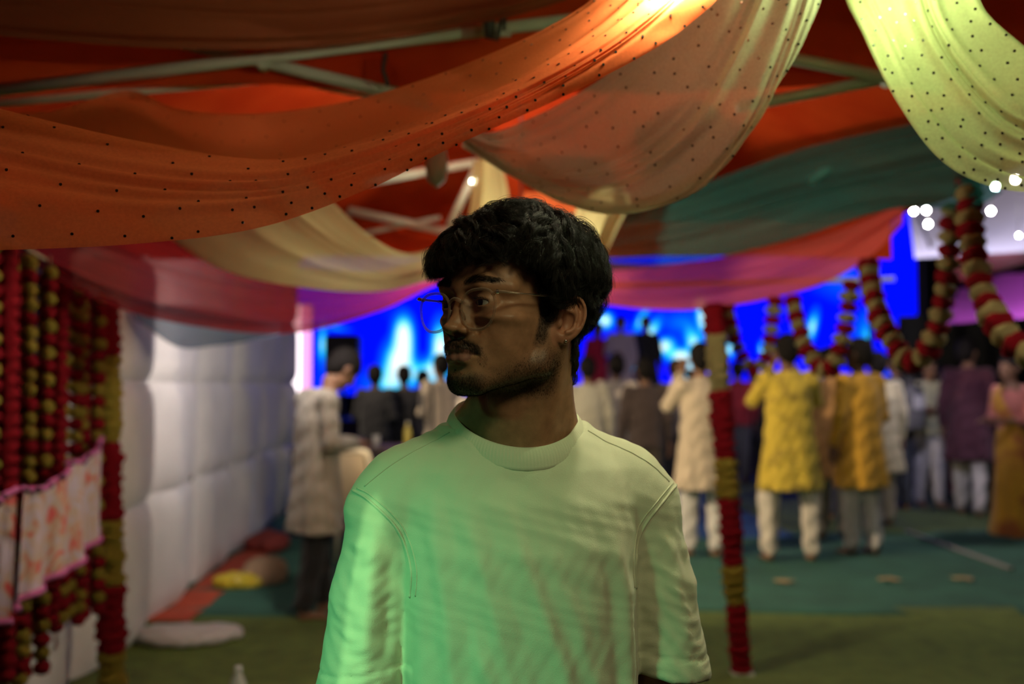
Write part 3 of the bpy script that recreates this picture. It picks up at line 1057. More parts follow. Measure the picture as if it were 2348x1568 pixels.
def to_man(V):
    V = np.array(V, float); o = V.copy()
    o[..., 0] = V[..., 0] * TC - V[..., 1] * TS + N0[0]
    o[..., 1] = V[..., 0] * TS + V[..., 1] * TC + N0[1]
    return o


def seg_dist(P, A, B):
    A = np.array(A, float); B = np.array(B, float); d = B - A
    t = np.clip(((P - A) @ d) / (d @ d), 0, 1)
    q = P - A - t[:, None] * d
    return np.sqrt((q ** 2).sum(1)), t


def crease(V, N, path, width, amp, face=-1, sharp=1.0):
    """raise (amp > 0) or sink a fold along a path of (x, z) points on the front (face -1) or back"""
    P = V[:, [0, 2]]
    best = np.full(len(V), 9.0); bt = np.zeros(len(V)); n = len(path) - 1
    for i in range(n):
        d, t = seg_dist(P, path[i], path[i + 1])
        m = d < best
        best[m] = d[m]; bt[m] = (i + t[m]) / n
    fade = np.clip(np.minimum(bt, 1 - bt) * 4, 0, 1) if sharp else 1
    w = np.exp(-(best / width) ** 2) * fade * np.clip(-N[:, 1] * face * -1 * 1.6 + .1, 0, 1)
    return w * amp


SHIRT_TAB = [(.86, 0, .004, .156, .112), (.95, 0, .003, .152, .110), (1.06, 0, .002, .148, .108), (1.15, 0, 0, .147, .107),
             (1.22, 0, .0, .150, .104), (1.275, 0, .004, .152, .094), (1.315, 0, .010, .142, .082), (1.342, 0, .016, .112, .072), (1.362, 0, .020, .085, .066)]
COLLAR_C = np.array((0.000, -.004)); COLLAR_R = (.082, .080)


def collar_z(f):
    return 1.331 + .094 * f - .034 * f * f


def collar_pt(th, r=1.0, dz=0.0):
    """neck-line loop: th = 0 right, -90 deg front"""
    x = COLLAR_C[0] + COLLAR_R[0] * r * math.cos(th); y = COLLAR_C[1] + .018 + COLLAR_R[1] * r * math.sin(th)
    return (x, y, collar_z((math.sin(th) + 1) / 2) + dz)


def build_shirt():
    F = Field((-.30, -.17, .84), (.30, .18, 1.43), .0033)
    F.loft(SHIRT_TAB, .02, p=2.35)
    for s in (1, -1):
        F.cap((s * .060, .024, 1.332), (s * .148, .014, 1.284), .038, .047, .03)
        F.cap((s * .080, .022, 1.342), (s * .140, .014, 1.308), .024, .030, .02)
        F.cap((s * .140, .012, 1.292), (s * .166, .010, 1.262), .046, .050, .020)
    # wide half sleeves to the elbow, meeting the body in a crease
    for s in (1, -1):
        F.cap((s * .160, .010, 1.266), (s * .181, .006, 1.160), .052, .056, .010, sq=((s * .95, 0, .3), .90))
        F.cap((s * .181, .006, 1.160), (s * .197, .000, 1.035), .056, .061, .008, sq=((s * .98, 0, .2), .88))
        F.op(lambda X, Y, Z, s=s: np.maximum(np.abs(X - s * .235) - .100, Z - 1.052 + (X * s - .2) * .12) + 0 * Y, (min(s * .13, s * .34), -.15, .84), (max(s * .13, s * .34), .16, 1.055), .003, 's')
        F.cap((s * .198, .000, 1.070), (s * .202, -.002, 1.00), .041, .046, .004, 's', sq=((s * .98, 0, .2), .80))
    F.loft(SHIRT_TAB, .004, p=2.35)
    # neck opening, tilted forwards
    def hole(X, Y, Z):
        f = np.clip((Y - (COLLAR_C[1] + .018)) / COLLAR_R[1] * .5 + .5, 0, 1)
        q = np.sqrt(((X - COLLAR_C[0]) / COLLAR_R[0]) ** 2 + ((Y - COLLAR_C[1] - .018) / COLLAR_R[1]) ** 2)
        return np.maximum((q - 1) * .07, collar_z(f) - .040 - Z)
    F.op(hole, (-.10, -.09, 1.27), (.10, .11, 1.44), .006, 's')
    V, Q = F.mesh()
    V = relax(V, Q, 3, .5)
    # ---- folds of the jersey
    N = vnormals(V, Q)
    d = np.zeros(len(V))
    X, Y, Z = V[:, 0], V[:, 1], V[:, 2]
    C = lambda path, w, a, face=-1: crease(V, N, path, w * 1.35, a * (.85 if a > 0 else .34), face)
    # fan of drag lines from his right shoulder down across the chest
    d += C([(-.118, 1.300), (-.112, 1.235), (-.100, 1.150), (-.088, 1.02), (-.08, .90)], .0070, .0060)
    d += C([(-.100, 1.295), (-.090, 1.230), (-.076, 1.150), (-.066, 1.02)], .0060, -.0050)
    d += C([(-.085, 1.300), (-.066, 1.225), (-.040, 1.130), (-.010, 1.00)], .0070, .0046)
    d += C([(-.062, 1.290), (-.040, 1.215), (-.005, 1.110), (.030, .98)], .0070, -.0048)
    d += C([(-.040, 1.295), (-.012, 1.215), (.028, 1.110), (.066, .98), (.08, .90)], .0080, .0056)
    d += C([(-.010, 1.250), (.025, 1.170), (.060, 1.080), (.090, .98)], .0085, -.0048)
    d += C([(.015, 1.230), (.050, 1.140), (.085, 1.030), (.10, .92)], .0080, .0040)
    d += C([(-.050, 1.150), (-.020, 1.070), (.012, .985), (.03, .90)], .0075, -.0050)
    d += C([(-.075, 1.140), (-.045, 1.060), (-.015, .975)], .0075, .0045)
    # fold falling from his left armpit
    d += C([(.098, 1.250), (.116, 1.170), (.122, 1.070), (.120, .95), (.118, .88)], .0080, .0100)
    d += C([(.080, 1.240), (.098, 1.160), (.103, 1.060), (.10, .95)], .0080, -.0070)
    # his right flank
    d += C([(-.128, 1.230), (-.126, 1.130), (-.122, 1.000)], .0070, .0050)
    d += C([(-.138, 1.022), (-.118, 1.040), (-.096, 1.050)], .0035, .0045)
    d += C([(-.138, 1.010), (-.112, 1.026), (-.090, 1.034)], .0040, -.0035)
    # under the collar
    d += C([(-.05, 1.318), (.0, 1.296), (.06, 1.312)], .0070, -.0020)
    sl = np.clip((np.abs(X) - .142) / .014, 0, 1) * np.clip((1.262 - Z) / .03, 0, 1)
    # sleeve hem
    hz = 1.080 - (np.abs(X) - .2) * .12
    d += np.where(np.abs(X) > .135, -.0018 * np.exp(-((Z - hz) / .0022) ** 2), 0) * (Z < 1.12)
    d += np.where((np.abs(X) > .135) & (Z < hz - .002), .0014, 0)
    # long folds down his right sleeve, wrinkles across both sleeves
    d += C([(-.176, 1.262), (-.186, 1.180), (-.193, 1.06)], .0080, .0085)
    d += C([(-.158, 1.240), (-.163, 1.160), (-.168, 1.06)], .0060, -.0080)
    d += C([(-.205, 1.255), (-.213, 1.160), (-.222, 1.06)], .0065, -.0065)
    d += C([(.182, 1.250), (.192, 1.170), (.205, 1.08)], .0080, .0050)
    ph = 3.2 * np.sin(X * 60 + 1.3) + 2.1 * np.sin(Y * 45 + Z * 20)
    fz_ = np.clip(-N[:, 1] * 1.4, 0, 1)
    d += sl * fz_ * .0007 * np.sin(Z * 420 + ph * 1.4) * (.5 + .5 * np.sin(Z * 52 + X * 90))
    d += sl * fz_ * .0008 * np.sin(Z * 190 + X * 160 + ph * .8)
    # small slack all over
    d += .0009 * np.sin(X * 95 + Z * 60 + 2 * np.sin(Z * 31)) * np.sin(Z * 70 - X * 28 + 1.7)
    d += .0005 * np.sin(X * 210 + Z * 130 + 3 * np.sin(Z * 60)) * np.sin(Z * 160 - X * 90)
    back = np.clip(N[:, 1] * 1.5, 0, 1)
    d += back * (.003 * np.sin(X * 60 + Z * 30) * np.clip((1.25 - Z) / .2, 0, 1))
    V = V + N * d[:, None]
    V = relax(V, Q, 1, .35)
    return V, Q


def jersey(name, col):
    m = mat(name, col, .85, sheen=.25, spec=.2)
    nt = m.node_tree; b = nt.nodes['Principled BSDF']
    tc = nt.nodes.new('ShaderNodeTexCoord')
    n1 = nt.nodes.new('ShaderNodeTexNoise'); n1.inputs['Scale'].default_value = 1000; n1.inputs['Detail'].default_value = 2
    n2 = nt.nodes.new('ShaderNodeTexNoise'); n2.inputs['Scale'].default_value = 45; n2.inputs['Detail'].default_value = 5
    ad = nt.nodes.new('ShaderNodeMath'); ad.operation = 'MULTIPLY_ADD'; ad.inputs[1].default_value = .8
    bp = nt.nodes.new('ShaderNodeBump'); bp.inputs['Strength'].default_value = .45; bp.inputs['Distance'].default_value = .0007
    nt.links.new(tc.outputs['Object'], n1.inputs['Vector']); nt.links.new(tc.outputs['Object'], n2.inputs['Vector'])
    nt.links.new(n2.outputs['Fac'], ad.inputs[0]); nt.links.new(n1.outputs['Fac'], ad.inputs[2])
    nt.links.new(ad.outputs[0], bp.inputs['Height']); nt.links.new(bp.outputs[0], b.inputs['Normal'])
    return m


JERSEY = jersey('cream_jersey', (.62, .63, .47))
SV, SQ = build_shirt()
shirt = link('t_shirt', np_mesh('t_shirt', to_man(SV), SQ), JERSEY, man)
shirt['label'] = 'pale cream short-sleeved crew-neck T-shirt'

# stitched seams: thin raised cords lying on the cloth
from mathutils.bvhtree import BVHTree
STREE = BVHTree.FromPolygons([Vector(v) for v in SV], [tuple(q) for q in SQ])


def seam(path, name, d=(0, 1, 0), y0=0.0, r=.0013, n=40, flat=1.0):
    d = Vector(d).normalized(); pts = []
    for x, z in crom([(p[0], p[1], 0) for p in path], np.linspace(0, 1, n))[:, :2]:
        h = STREE.ray_cast(Vector((x, y0, z)) - d * .35, d)
        if h[0] is not None: pts.append(h[0] + h[1] * .0002)
    if len(pts) > 3:
        pts = [Vector(p) for p in to_man(np.array([tuple(p) for p in pts]))]
        MB().tube(pts, r, 8, flat=flat).build(name, JERSEY, shirt, True)


for s in (1, -1):
    arm = [(s * .206, 1.290), (s * .190, 1.283), (s * .162, 1.258), (s * .146, 1.232), (s * .138, 1.200), (s * .139, 1.168)]
    seam(arm, 'armhole_seam', r=.0017)
    seam([(x - s * .0055, z + .0035) for x, z in arm], 'armhole_seam', r=.0009)
    seam([(s * .088, 1.362), (s * .125, 1.338), (s * .160, 1.312), (s * .192, 1.288)], 'shoulder_seam', (0, .75, -.66), -.012, .0010)

# ribbed collar: a flat band standing on the neck-line, each rib modelled
def build_collar():
    n, k = 520, 11
    V = []; Q = []
    for i in range(n):
        th = 2 * math.pi * i / n
        rib = .00035 * math.sin(th * 130)
        c0 = np.array(collar_pt(th, 1.07, -.0155)); c1 = np.array(collar_pt(th, .93, .011))
        out = np.array((math.cos(th) * .72, math.sin(th) * .72, .55)); out /= np.linalg.norm(out)
        ring = []
        for j in range(k):                                     # outer face, bulging
            t = j / (k - 1)
            ring.append(c0 + (c1 - c0) * t + out * (.0030 + .0032 * math.sin(math.pi * t) + rib * math.sin(math.pi * t)))
        for j in range(4):
            t = 1 - j / 3
            ring.append(c0 + (c1 - c0) * t - out * .0010)
        V += ring
    m = k + 4
    for i in range(n):
        i2 = (i + 1) % n
        for j in range(m):
            j2 = (j + 1) % m
            Q.append((i * m + j, i * m + j2, i2 * m + j2, i2 * m + j))
    return np.array(V), np.array(Q)[:, ::-1]


CV, CQ = build_collar()
collar = link('collar', np_mesh('collar', to_man(CV), CQ), JERSEY, shirt)
collar['label'] = 'ribbed cream collar band'


# ---- bare arms, hands (below the frame), trousers and shoes
def hand(F, wrist, d, palm_n, side, k=.006, curl=.9, sc=1.0):
    """a relaxed right/left hand hanging along d; palm_n = palm normal; side = thumb direction sign"""
    d = np.array(d, float); d /= np.linalg.norm(d)
    pn = np.array(palm_n, float); pn -= d * (pn @ d); pn /= np.linalg.norm(pn)
    t = np.cross(d, pn) * side
    w = np.array(wrist, float)
    F.cap(w, w + d * .03 * sc, .024 * sc, .027 * sc, .012, sq=(pn, .7))
    for o in (-.024, -.008, .008, .024):
        F.cap(w + d * .02 * sc + t * o * .55 * sc, w + d * .085 * sc + t * o * sc, .013 * sc, .0115 * sc, k, sq=(pn, .85))
    lens = [.058, .072, .078, .068]
    for o, L in zip((-.027, -.009, .009, .026), lens):
        p = w + d * .086 * sc + t * o * sc; a = .25 * curl
        seg = [.48, .30, .22]; r = .0092 * sc
        for j in range(3):
            q = p + (d * math.cos(a) + pn * math.sin(a)) * L * seg[j] * sc
            F.cap(p, q, r, r * .9, .003); p = q; r *= .9; a += .38 * curl
    p = w + d * .022 * sc + t * .024 * sc; dirs = [(.75, .62, .25), (.92, .30, .30), (.97, .05, .30)]
    for j, (a, b, c) in enumerate(dirs):
        q = p + (d * a + t * b + pn * c) * (.034, .030, .024)[j] * sc
        F.cap(p, q, (.013, .0105, .0095)[j] * sc, (.0105, .0095, .008)[j] * sc, .006); p = q


def build_man_body():
    F = Field((-.34, -.16, .60), (.34, .16, 1.36), .0055)
    for s in (1, -1):
        F.cap((s * .150, .012, 1.27), (s * .192, .004, 1.02), .038, .034, .01)
        F.cap((s * .192, .004, 1.02), (s * .212, -.045, .79), .034, .023, .012)
        hand(F, (s * .212, -.046, .785), (s * .05, -.18, -1), (-s * 1, .1, 0), s)
    F.loft([(1.12, 0, 0, .12, .07), (1.24, 0, .006, .12, .07), (1.30, 0, .014, .10, .058), (1.335, 0, .022, .07, .05), (1.36, 0, .024, .056, .05)], .02)
    for s in (1, -1): F.cap((s * .02, .015, 1.27), (s * .150, .012, 1.268), .045, .040, .02)
    return F.mesh()


BV, BQ = build_man_body()
# join with the head mesh: one body
me = body.data
n0 = len(me.vertices)
R3 = np.array(HEAD_IN_MAN.to_3x3()); t3 = np.array(HEAD_IN_MAN.translation)
allV = np.concatenate([HV @ R3.T + t3, to_man(BV)]); allQ = np.concatenate([HQ, BQ + n0])
allC = np.concatenate([HC, np.tile(base, (len(BV), 1))])
nm = np_mesh('body', allV, allQ); vcol(nm, allC); nm.materials.append(SKIN)
body.data = nm

DENIM = mat('dark_denim', (.035, .042, .06), .85, bump=(300, .3, .001), var=(40, .15))


def build_trousers():
    F = Field((-.24, -.16, .04), (.24, .17, 1.0), .008)
    F.loft([(.78, 0, .005, .155, .100), (.90, 0, .005, .158, .100), (.98, 0, .004, .150, .095)], .03)
    for s in (1, -1):
        F.cap((s * .085, .005, .84), (s * .095, -.004, .50), .085, .066, .03)
        F.cap((s * .095, -.004, .50), (s * .100, .012, .08), .066, .060, .02)
    V, Q = F.mesh()
    N = vnormals(V, Q)
    V = V + N * (.003 * np.sin(V[:, 2] * 60 + 3 * np.sin(V[:, 0] * 30)) * np.clip((.5 - V[:, 2]) / .3, 0, 1))[:, None]
    return V, Q


V, Q = build_trousers()
link('trousers', np_mesh('trousers', to_man(V), Q), DENIM, man)
RUB = mat('shoe_leather', (.03, .028, .026), .5)
for s in (1, -1):
    F = Field((s * .10 - .07, -.20, -.006), (s * .10 + .07, .10, .13), .006)
    F.cap((s * .10, .035, .045), (s * .108, -.10, .035), .040, .038, .02)
    F.cap((s * .108, -.10, .035), (s * .112, -.145, .030), .038, .030, .02)
    F.cap((s * .10, .025, .05), (s * .10, .02, .10), .042, .042, .02)
    F.op(lambda X, Y, Z: Z - .002 + 0 * X + 0 * Y, (-.3, -.3, -.01), (.3, .3, .002), .002, 's')
    V, Q = F.mesh()
    link('shoe', np_mesh('shoe', to_man(V), Q), RUB, man)
# ------------------------------------------------------------------ sheer drapes
def drape(name, label, rows, m, nu=120, nv=70, amp=(.004, .010), freq=(5, 9, 17), seed=0, knot=None, seq=None, cat='drape'):
    """rows: control lines of (px, py, D) measured on the photo; pleats run along them.
    amp = pleat depth at the start and at the end of the lines"""
    rg = np.random.default_rng(seed)
    tu = np.linspace(0, 1, nu); tv = np.linspace(0, 1, nv)
    L = []
    for r in rows:
        pts = ([at(*knot)] if knot else []) + [at(*p) for p in r]
        L.append(crom(np.array([tuple(p) for p in pts]), tu))
    L = np.array(L)                                                    # rows, nu, 3
    P = np.stack([crom(L[:, i], tv) for i in range(nu)], 0)            # nu, nv, 3
    du = np.gradient(P, axis=0); dv = np.gradient(P, axis=1)
    N = unit(np.cross(du, dv))
    U, W = np.meshgrid(tu, tv, indexing='ij')
    d = np.zeros_like(U)
    Wd = W + .045 * np.sin(5.1 * W * 3.14 + rg.uniform(0, 6.28)) + .02 * np.sin(3 * U + 9 * W)
    for f in freq:
        mod = .55 + .45 * np.sin(6.283 * (W * rg.uniform(.7, 1.6) + U * .4) + rg.uniform(0, 6.28))
        d += mod * np.sin(6.283 * f * Wd + rg.uniform(0, 6.28) + 1.4 * np.sin(2.2 * U + rg.uniform(0, 6.28))) / (f / freq[0]) ** .7
    a = amp[0] + (amp[1] - amp[0]) * U
    P = P + N * (d * a)[..., None]
    o3 = P.reshape(-1, 3).mean(0)
    ob = cloth_grid(name, P - o3, m, None)
    ob.location = o3
    tag(ob, label, cat)
    if seq:
        sm, su, sv, size = seq
        V = []; Fc = []
        for i in range(su):
            for j in range(sv):
                u = (i + .5 + .5 * (j % 2) + rg.uniform(-.22, .22)) / su; v = (j + .5 + rg.uniform(-.3, .3)) / sv
                if u > .995 or u < 0: continue
                x = u * (nu - 1); y = v * (nv - 1); a0, b0 = int(x), min(int(y), nv - 2)
                p = P[a0, b0] + (P[min(a0 + 1, nu - 1), b0] - P[a0, b0]) * (x - a0) + (P[a0, b0 + 1] - P[a0, b0]) * (y - b0) - o3
                e1 = unit(P[min(a0 + 1, nu - 1), b0] - P[a0, b0]); nn = N[a0, b0]; e2 = np.cross(nn, e1)
                if not np.isfinite(e1).all(): continue
                b = len(V)
                for s in (1, -1):
                    for k in range(8):
                        th = k * math.pi / 4
                        V.append(p + nn * s * .0009 + (e1 * math.cos(th) + e2 * math.sin(th)) * size)
                Fc.append(tuple(b + k for k in range(8))); Fc.append(tuple(b + 15 - k for k in range(8)))
                for k in range(8): Fc.append((b + k, b + 8 + k, b + 8 + (k + 1) % 8, b + (k + 1) % 8))
        me = bpy.data.meshes.new('sequins'); me.from_pydata([tuple(v) for v in V], [], Fc); me.update()
        so = link('sequins', me, sm, ob); so['kind'] = 'stuff'
    return ob


SH_OR = sheer('orange_gauze', (.84, .195, .062), .85, .55)
SH_BE = sheer('beige_gauze', (.60, .52, .36), .66, .55)
SH_YG = sheer('cream_gauze', (.54, .52, .25), .68, .55)
SH_TE = sheer('teal_gauze', (.016, .135, .120), .50, .5)
SH_PK = sheer('coral_gauze', (.76, .12, .09), .92, .5)
SH_RD = sheer('red_gauze', (.34, .028, .034), .78, .5)
SH_CR = sheer('pale_yellow_gauze', (.58, .55, .27), .94, .5)
SH_BR = sheer('rust_gauze', (.28, .085, .038), .90, .3)
SH_BL = sheer('grey_blue_gauze', (.16, .22, .30), .75, .4)
THREAD_ = mat('tie_thread', (.35, .30, .2), .8)
SEQ = mat('dark_sequin', (.035, .030, .020), .25, .6)

drape('orange_drape', 'bright orange sequinned gauze swag across the top, nearest the camera', [
    [(1430, -60, 1.50), (1330, 20, 1.52), (1170, 105, 1.60), (950, 190, 1.75), (760, 240, 1.95), (560, 262, 2.20), (400, 248, 2.33), (290, 205, 2.40), (110, 252, 2.3), (-110, 255, 2.1)],
    [(1460, -60, 1.48), (1340, 40, 1.48), (1180, 130, 1.55), (960, 230, 1.68), (780, 300, 1.85), (600, 335, 2.05), (440, 330, 2.20), (270, 262, 2.34), (100, 292, 2.2), (-110, 285, 2.0)],
    [(1500, -60, 1.46), (1370, 60, 1.44), (1200, 170, 1.45), (980, 285, 1.52), (780, 360, 1.62), (590, 400, 1.72), (380, 405, 1.80), (150, 372, 1.82), (-110, 300, 1.8)],
    [(1540, -60, 1.43), (1390, 75, 1.39), (1200, 186, 1.37), (990, 276, 1.38), (800, 345, 1.40), (600, 385, 1.42), (300, 350, 1.44), (-60, 265, 1.46)],
    [(1550, -60, 1.42), (1400, 80, 1.37), (1200, 190, 1.34), (1000, 270, 1.33), (800, 332, 1.33), (600, 366, 1.33), (300, 325, 1.32), (-90, 235, 1.29)],
    [(1580, -60, 1.40), (1430, 80, 1.36), (1230, 200, 1.33), (1010, 298, 1.31), (800, 375, 1.30), (600, 415, 1.29), (300, 395, 1.27), (-90, 315, 1.24)],
    [(1610, -60, 1.39), (1470, 80, 1.36), (1270, 203, 1.33), (1040, 312, 1.30), (820, 412, 1.28), (600, 468, 1.27), (300, 480, 1.24), (-90, 425, 1.20)],
    [(1680, -60, 1.39), (1560, 72, 1.37), (1330, 203, 1.34), (1050, 330, 1.31), (850, 430, 1.29), (600, 522, 1.26), (300, 562, 1.23), (-90, 580, 1.18)],
], SH_OR, 170, 110, (.0022, .0070), (5, 8.3, 13.7), 3, knot=(1640, -190, 1.54), seq=(SEQ, 26, 12, .0019))

drape('beige_drape', 'beige sequinned gauze swag hanging over the head of the young man', [
    [(1640, -60, 1.55), (1500, 90, 1.64), (1350, 200, 1.78), (1220, 270, 1.95), (1120, 305, 2.15), (1050, 285, 2.32)],
    [(1690, -60, 1.53), (1580, 110, 1.60), (1440, 250, 1.70), (1290, 340, 1.87), (1150, 355, 2.10), (1050, 295, 2.32)],
    [(1740, -60, 1.52), (1650, 130, 1.57), (1530, 290, 1.65), (1370, 390, 1.82), (1185, 392, 2.07), (1050, 305, 2.32)],
    [(1790, -60, 1.51), (1720, 140, 1.54), (1620, 320, 1.61), (1440, 440, 1.77), (1225, 430, 2.03), (1052, 315, 2.32)],
    [(1840, -60, 1.50), (1790, 120, 1.52), (1700, 310, 1.58), (1540, 462, 1.70), (1300, 465, 1.97), (1060, 325, 2.32)],
    [(1890, -60, 1.50), (1852, 80, 1.51), (1772, 222, 1.55), (1645, 372, 1.63), (1430, 480, 1.86), (1075, 342, 2.32)],
], SH_BE, 130, 110, (.0040, .0100), (3.3, 5.7, 11.3), 5, knot=(1800, -195, 1.55), seq=(SEQ, 17, 10, .0021))

drape('yellow_green_drape', 'yellow-green sequinned gauze swag at the upper right corner', [
    [(1935, -60, 1.52), (1985, 90, 1.50), (2060, 240, 1.48), (2160, 370, 1.46), (2290, 432, 1.44), (2460, 440, 1.40)],
    [(1990, -60, 1.51), (2040, 80, 1.50), (2110, 220, 1.48), (2210, 340, 1.46), (2330, 400, 1.44), (2490, 412, 1.40)],
    [(2060, -60, 1.50), (2100, 70, 1.49), (2170, 190, 1.48), (2270, 300, 1.46), (2380, 350, 1.44), (2520, 372, 1.40)],
    [(2130, -60, 1.49), (2170, 50, 1.48), (2240, 150, 1.47), (2330, 240, 1.45), (2440, 290, 1.43), (2560, 312, 1.40)],
    [(2215, -60, 1.48), (2262, 30, 1.47), (2345, 105, 1.46), (2430, 175, 1.44), (2530, 225, 1.42), (2640, 245, 1.40)],
], SH_YG, 110, 100, (.0035, .0100), (2.7, 4.9, 9.7), 8, knot=(2070, -200, 1.55), seq=(SEQ, 16, 10, .0021))

drape('rust_drape', 'dark rust-coloured cloth sagging along the top left corner', [
    [(1400, -140, 2.25), (1100, -120, 2.25), (700, -110, 2.22), (300, -110, 2.2), (-150, -100, 2.15)],
    [(1400, -80, 2.22), (1100, -30, 2.20), (700, 20, 2.16), (300, 10, 2.12), (-150, -20, 2.1)],
    [(1380, -30, 2.22), (1160, 42, 2.20), (800, 100, 2.18), (400, 112, 2.16), (-150, 70, 2.12)],
], SH_BR, 80, 50, (.004, .012), (2, 4, 7), 9)

drape('pale_yellow_drape', 'pale yellow gauze swag to the left of the head of the young man', [
    [(1130, 545, 3.75), (1010, 566, 3.60), (925, 580, 3.50), (840, 535, 3.45), (760, 462, 3.42), (680, 380, 3.4)],
    [(1130, 575, 3.75), (1010, 595, 3.60), (905, 606, 3.48), (800, 568, 3.40), (690, 490, 3.36), (590, 400, 3.3)],
    [(1130, 600, 3.75), (1005, 620, 3.60), (885, 640, 3.44), (745, 612, 3.36), (600, 545, 3.30), (460, 430, 3.2)],
    [(1130, 622, 3.75), (1000, 640, 3.58), (870, 668, 3.42), (700, 660, 3.34), (500, 614, 3.24), (330, 500, 3.1)],
], SH_CR, 90, 60, (.005, .008), (2, 3.7, 7), 11)

drape('red_drape', 'dull red see-through drape in front of the white padded wall', [
    [(1130, 560, 4.45), (980, 592, 4.35), (850, 622, 4.25), (600, 600, 4.10), (350, 540, 3.9), (40, 450, 3.5)],
    [(1130, 600, 4.45), (990, 634, 4.35), (860, 680, 4.20), (640, 692, 4.05), (400, 645, 3.85), (40, 520, 3.5)],
    [(1130, 628, 4.45), (1000, 655, 4.35), (868, 716, 4.15), (680, 765, 4.00), (480, 755, 3.85), (260, 704, 3.7), (40, 590, 3.5)],
], SH_RD, 100, 60, (.006, .016), (4, 8, 15), 13)

drape('teal_drape', 'dark teal gauze swag hanging behind on the right', [
    [(1320, 512, 4.75), (1430, 487, 4.65), (1600, 428, 4.45), (1830, 345, 4.10), (2090, 284, 3.60), (2300, 240, 3.2)],
    [(1320, 560, 4.75), (1450, 540, 4.65), (1620, 502, 4.40), (1850, 440, 4.05), (2090, 390, 3.58), (2300, 350, 3.2)],
    [(1320, 625, 4.75), (1480, 614, 4.62), (1640, 590, 4.40), (1830, 545, 4.05), (2030, 486, 3.62), (2215, 480, 3.36), (2300, 440, 3.2)],
], SH_TE, 100, 80, (.014, .026), (3, 5.3, 9), 15)

drape('coral_drape', 'coral pink gauze valance drooping above the hanging flower swags', [
    [(1310, 590, 5.25), (1500, 606, 5.15), (1700, 582, 5.00), (1900, 536, 4.70), (2070, 465, 4.4)],
    [(1310, 650, 5.25), (1500, 662, 5.15), (1690, 640, 5.00), (1880, 592, 4.70), (2070, 490, 4.4)],
    [(1310, 688, 5.25), (1480, 709, 5.15), (1640, 706, 5.00), (1850, 664, 4.72), (1985, 596, 4.5), (2070, 515, 4.4)],
], SH_PK, 90, 50, (.006, .012), (3, 6, 11), 17)

drape('grey_blue_cloth', 'small grey-blue cloth drooping from under the red drape on the white wall', [
    [(300, 700, 5.00), (420, 700, 5.2), (540, 720, 5.4), (640, 745, 5.6)],
    [(310, 730, 5.00), (400, 768, 5.2), (520, 778, 5.4), (640, 760, 5.6)],
    [(320, 735, 5.00), (410, 796, 5.2), (510, 790, 5.4), (640, 768, 5.6)],
], SH_BL, 40, 24, (.004, .008), (2, 4), 19)

drape('cream_hanging_cloth', 'cream cloth tail hanging from the tent truss behind the hair of the young man', [
    [(1085, 372, 4.5), (1080, 440, 4.45), (1072, 520, 4.4), (1060, 600, 4.4)],
    [(1115, 360, 4.4), (1112, 440, 4.35), (1110, 520, 4.3), (1110, 600, 4.3)],
    [(1150, 380, 4.5), (1165, 450, 4.45), (1170, 520, 4.4), (1180, 600, 4.4)],
], SH_CR, 40, 40, (.010, .020), (3, 5), 21)
drape('cream_diagonal_cloth', 'cream cloth strip slanting down beside the teal drape', [
    [(1425, 430, 4.30), (1440, 465, 4.35), (1415, 520, 4.35), (1385, 590, 4.35), (1360, 650, 4.35)],
    [(1405, 430, 4.27), (1400, 465, 4.3), (1375, 520, 4.3), (1345, 590, 4.3), (1320, 650, 4.3)],
    [(1385, 430, 4.30), (1330, 465, 4.35), (1310, 520, 4.35), (1290, 590, 4.35), (1270, 650, 4.35)],
], SH_CR, 40, 40, (.008, .016), (2, 4), 23)
drape('orange_tail', 'orange gauze tail hanging between the cream cloths behind the hair', [
    [(1340, 440, 4.6), (1335, 520, 4.6), (1335, 600, 4.6)],
    [(1270, 440, 4.55), (1265, 520, 4.55), (1262, 600, 4.55)],
    [(1200, 440, 4.6), (1198, 520, 4.6), (1195, 600, 4.6)],
], SH_OR, 30, 40, (.010, .016), (2, 4), 25)


for q in list(COL.objects):
    if q.name == 'cream_diagonal_cloth':
        top = at(1405, 432, 4.28)
        MB().tube([top - q.location + Vector((0, 0, -.02)), Vector((top.x, 4.2, 2.86)) - q.location], .0025, 6).build('tie_cord', SEQ, q, True)
# ------------------------------------------------------------------ flower garlands
def flower_mesh(name, m, seed, squash=.7, n=12, k=7, jag=.12):
    rg = np.random.default_rng(seed)
    V = [(0, 0, -.9 * squash)]
    for j in range(1, k):
        a = math.pi * j / k
        for i in range(n):
            th = 2 * math.pi * (i + .5 * (j % 2)) / n
            r = 1 + rg.uniform(-jag, jag)
            V.append((r * math.sin(a) * math.cos(th), r * math.sin(a) * math.sin(th), -r * math.cos(a) * squash))
    V.append((0, 0, .9 * squash))
    F = [(0, 1 + (i + 1) % n, 1 + i) for i in range(n)]
    for j in range(k - 2):
        for i in range(n):
            a, b = 1 + j * n + i, 1 + j * n + (i + 1) % n
            F.append((a, b, b + n, a + n))
    t = len(V) - 1; b0 = 1 + (k - 2) * n
    F += [(t, b0 + i, b0 + (i + 1) % n) for i in range(n)]
    me = bpy.data.meshes.new(name); me.from_pydata(V, [], F)
    me.polygons.foreach_set('use_smooth', [True] * len(me.polygons))
    me.materials.append(m); me.update()
    return me


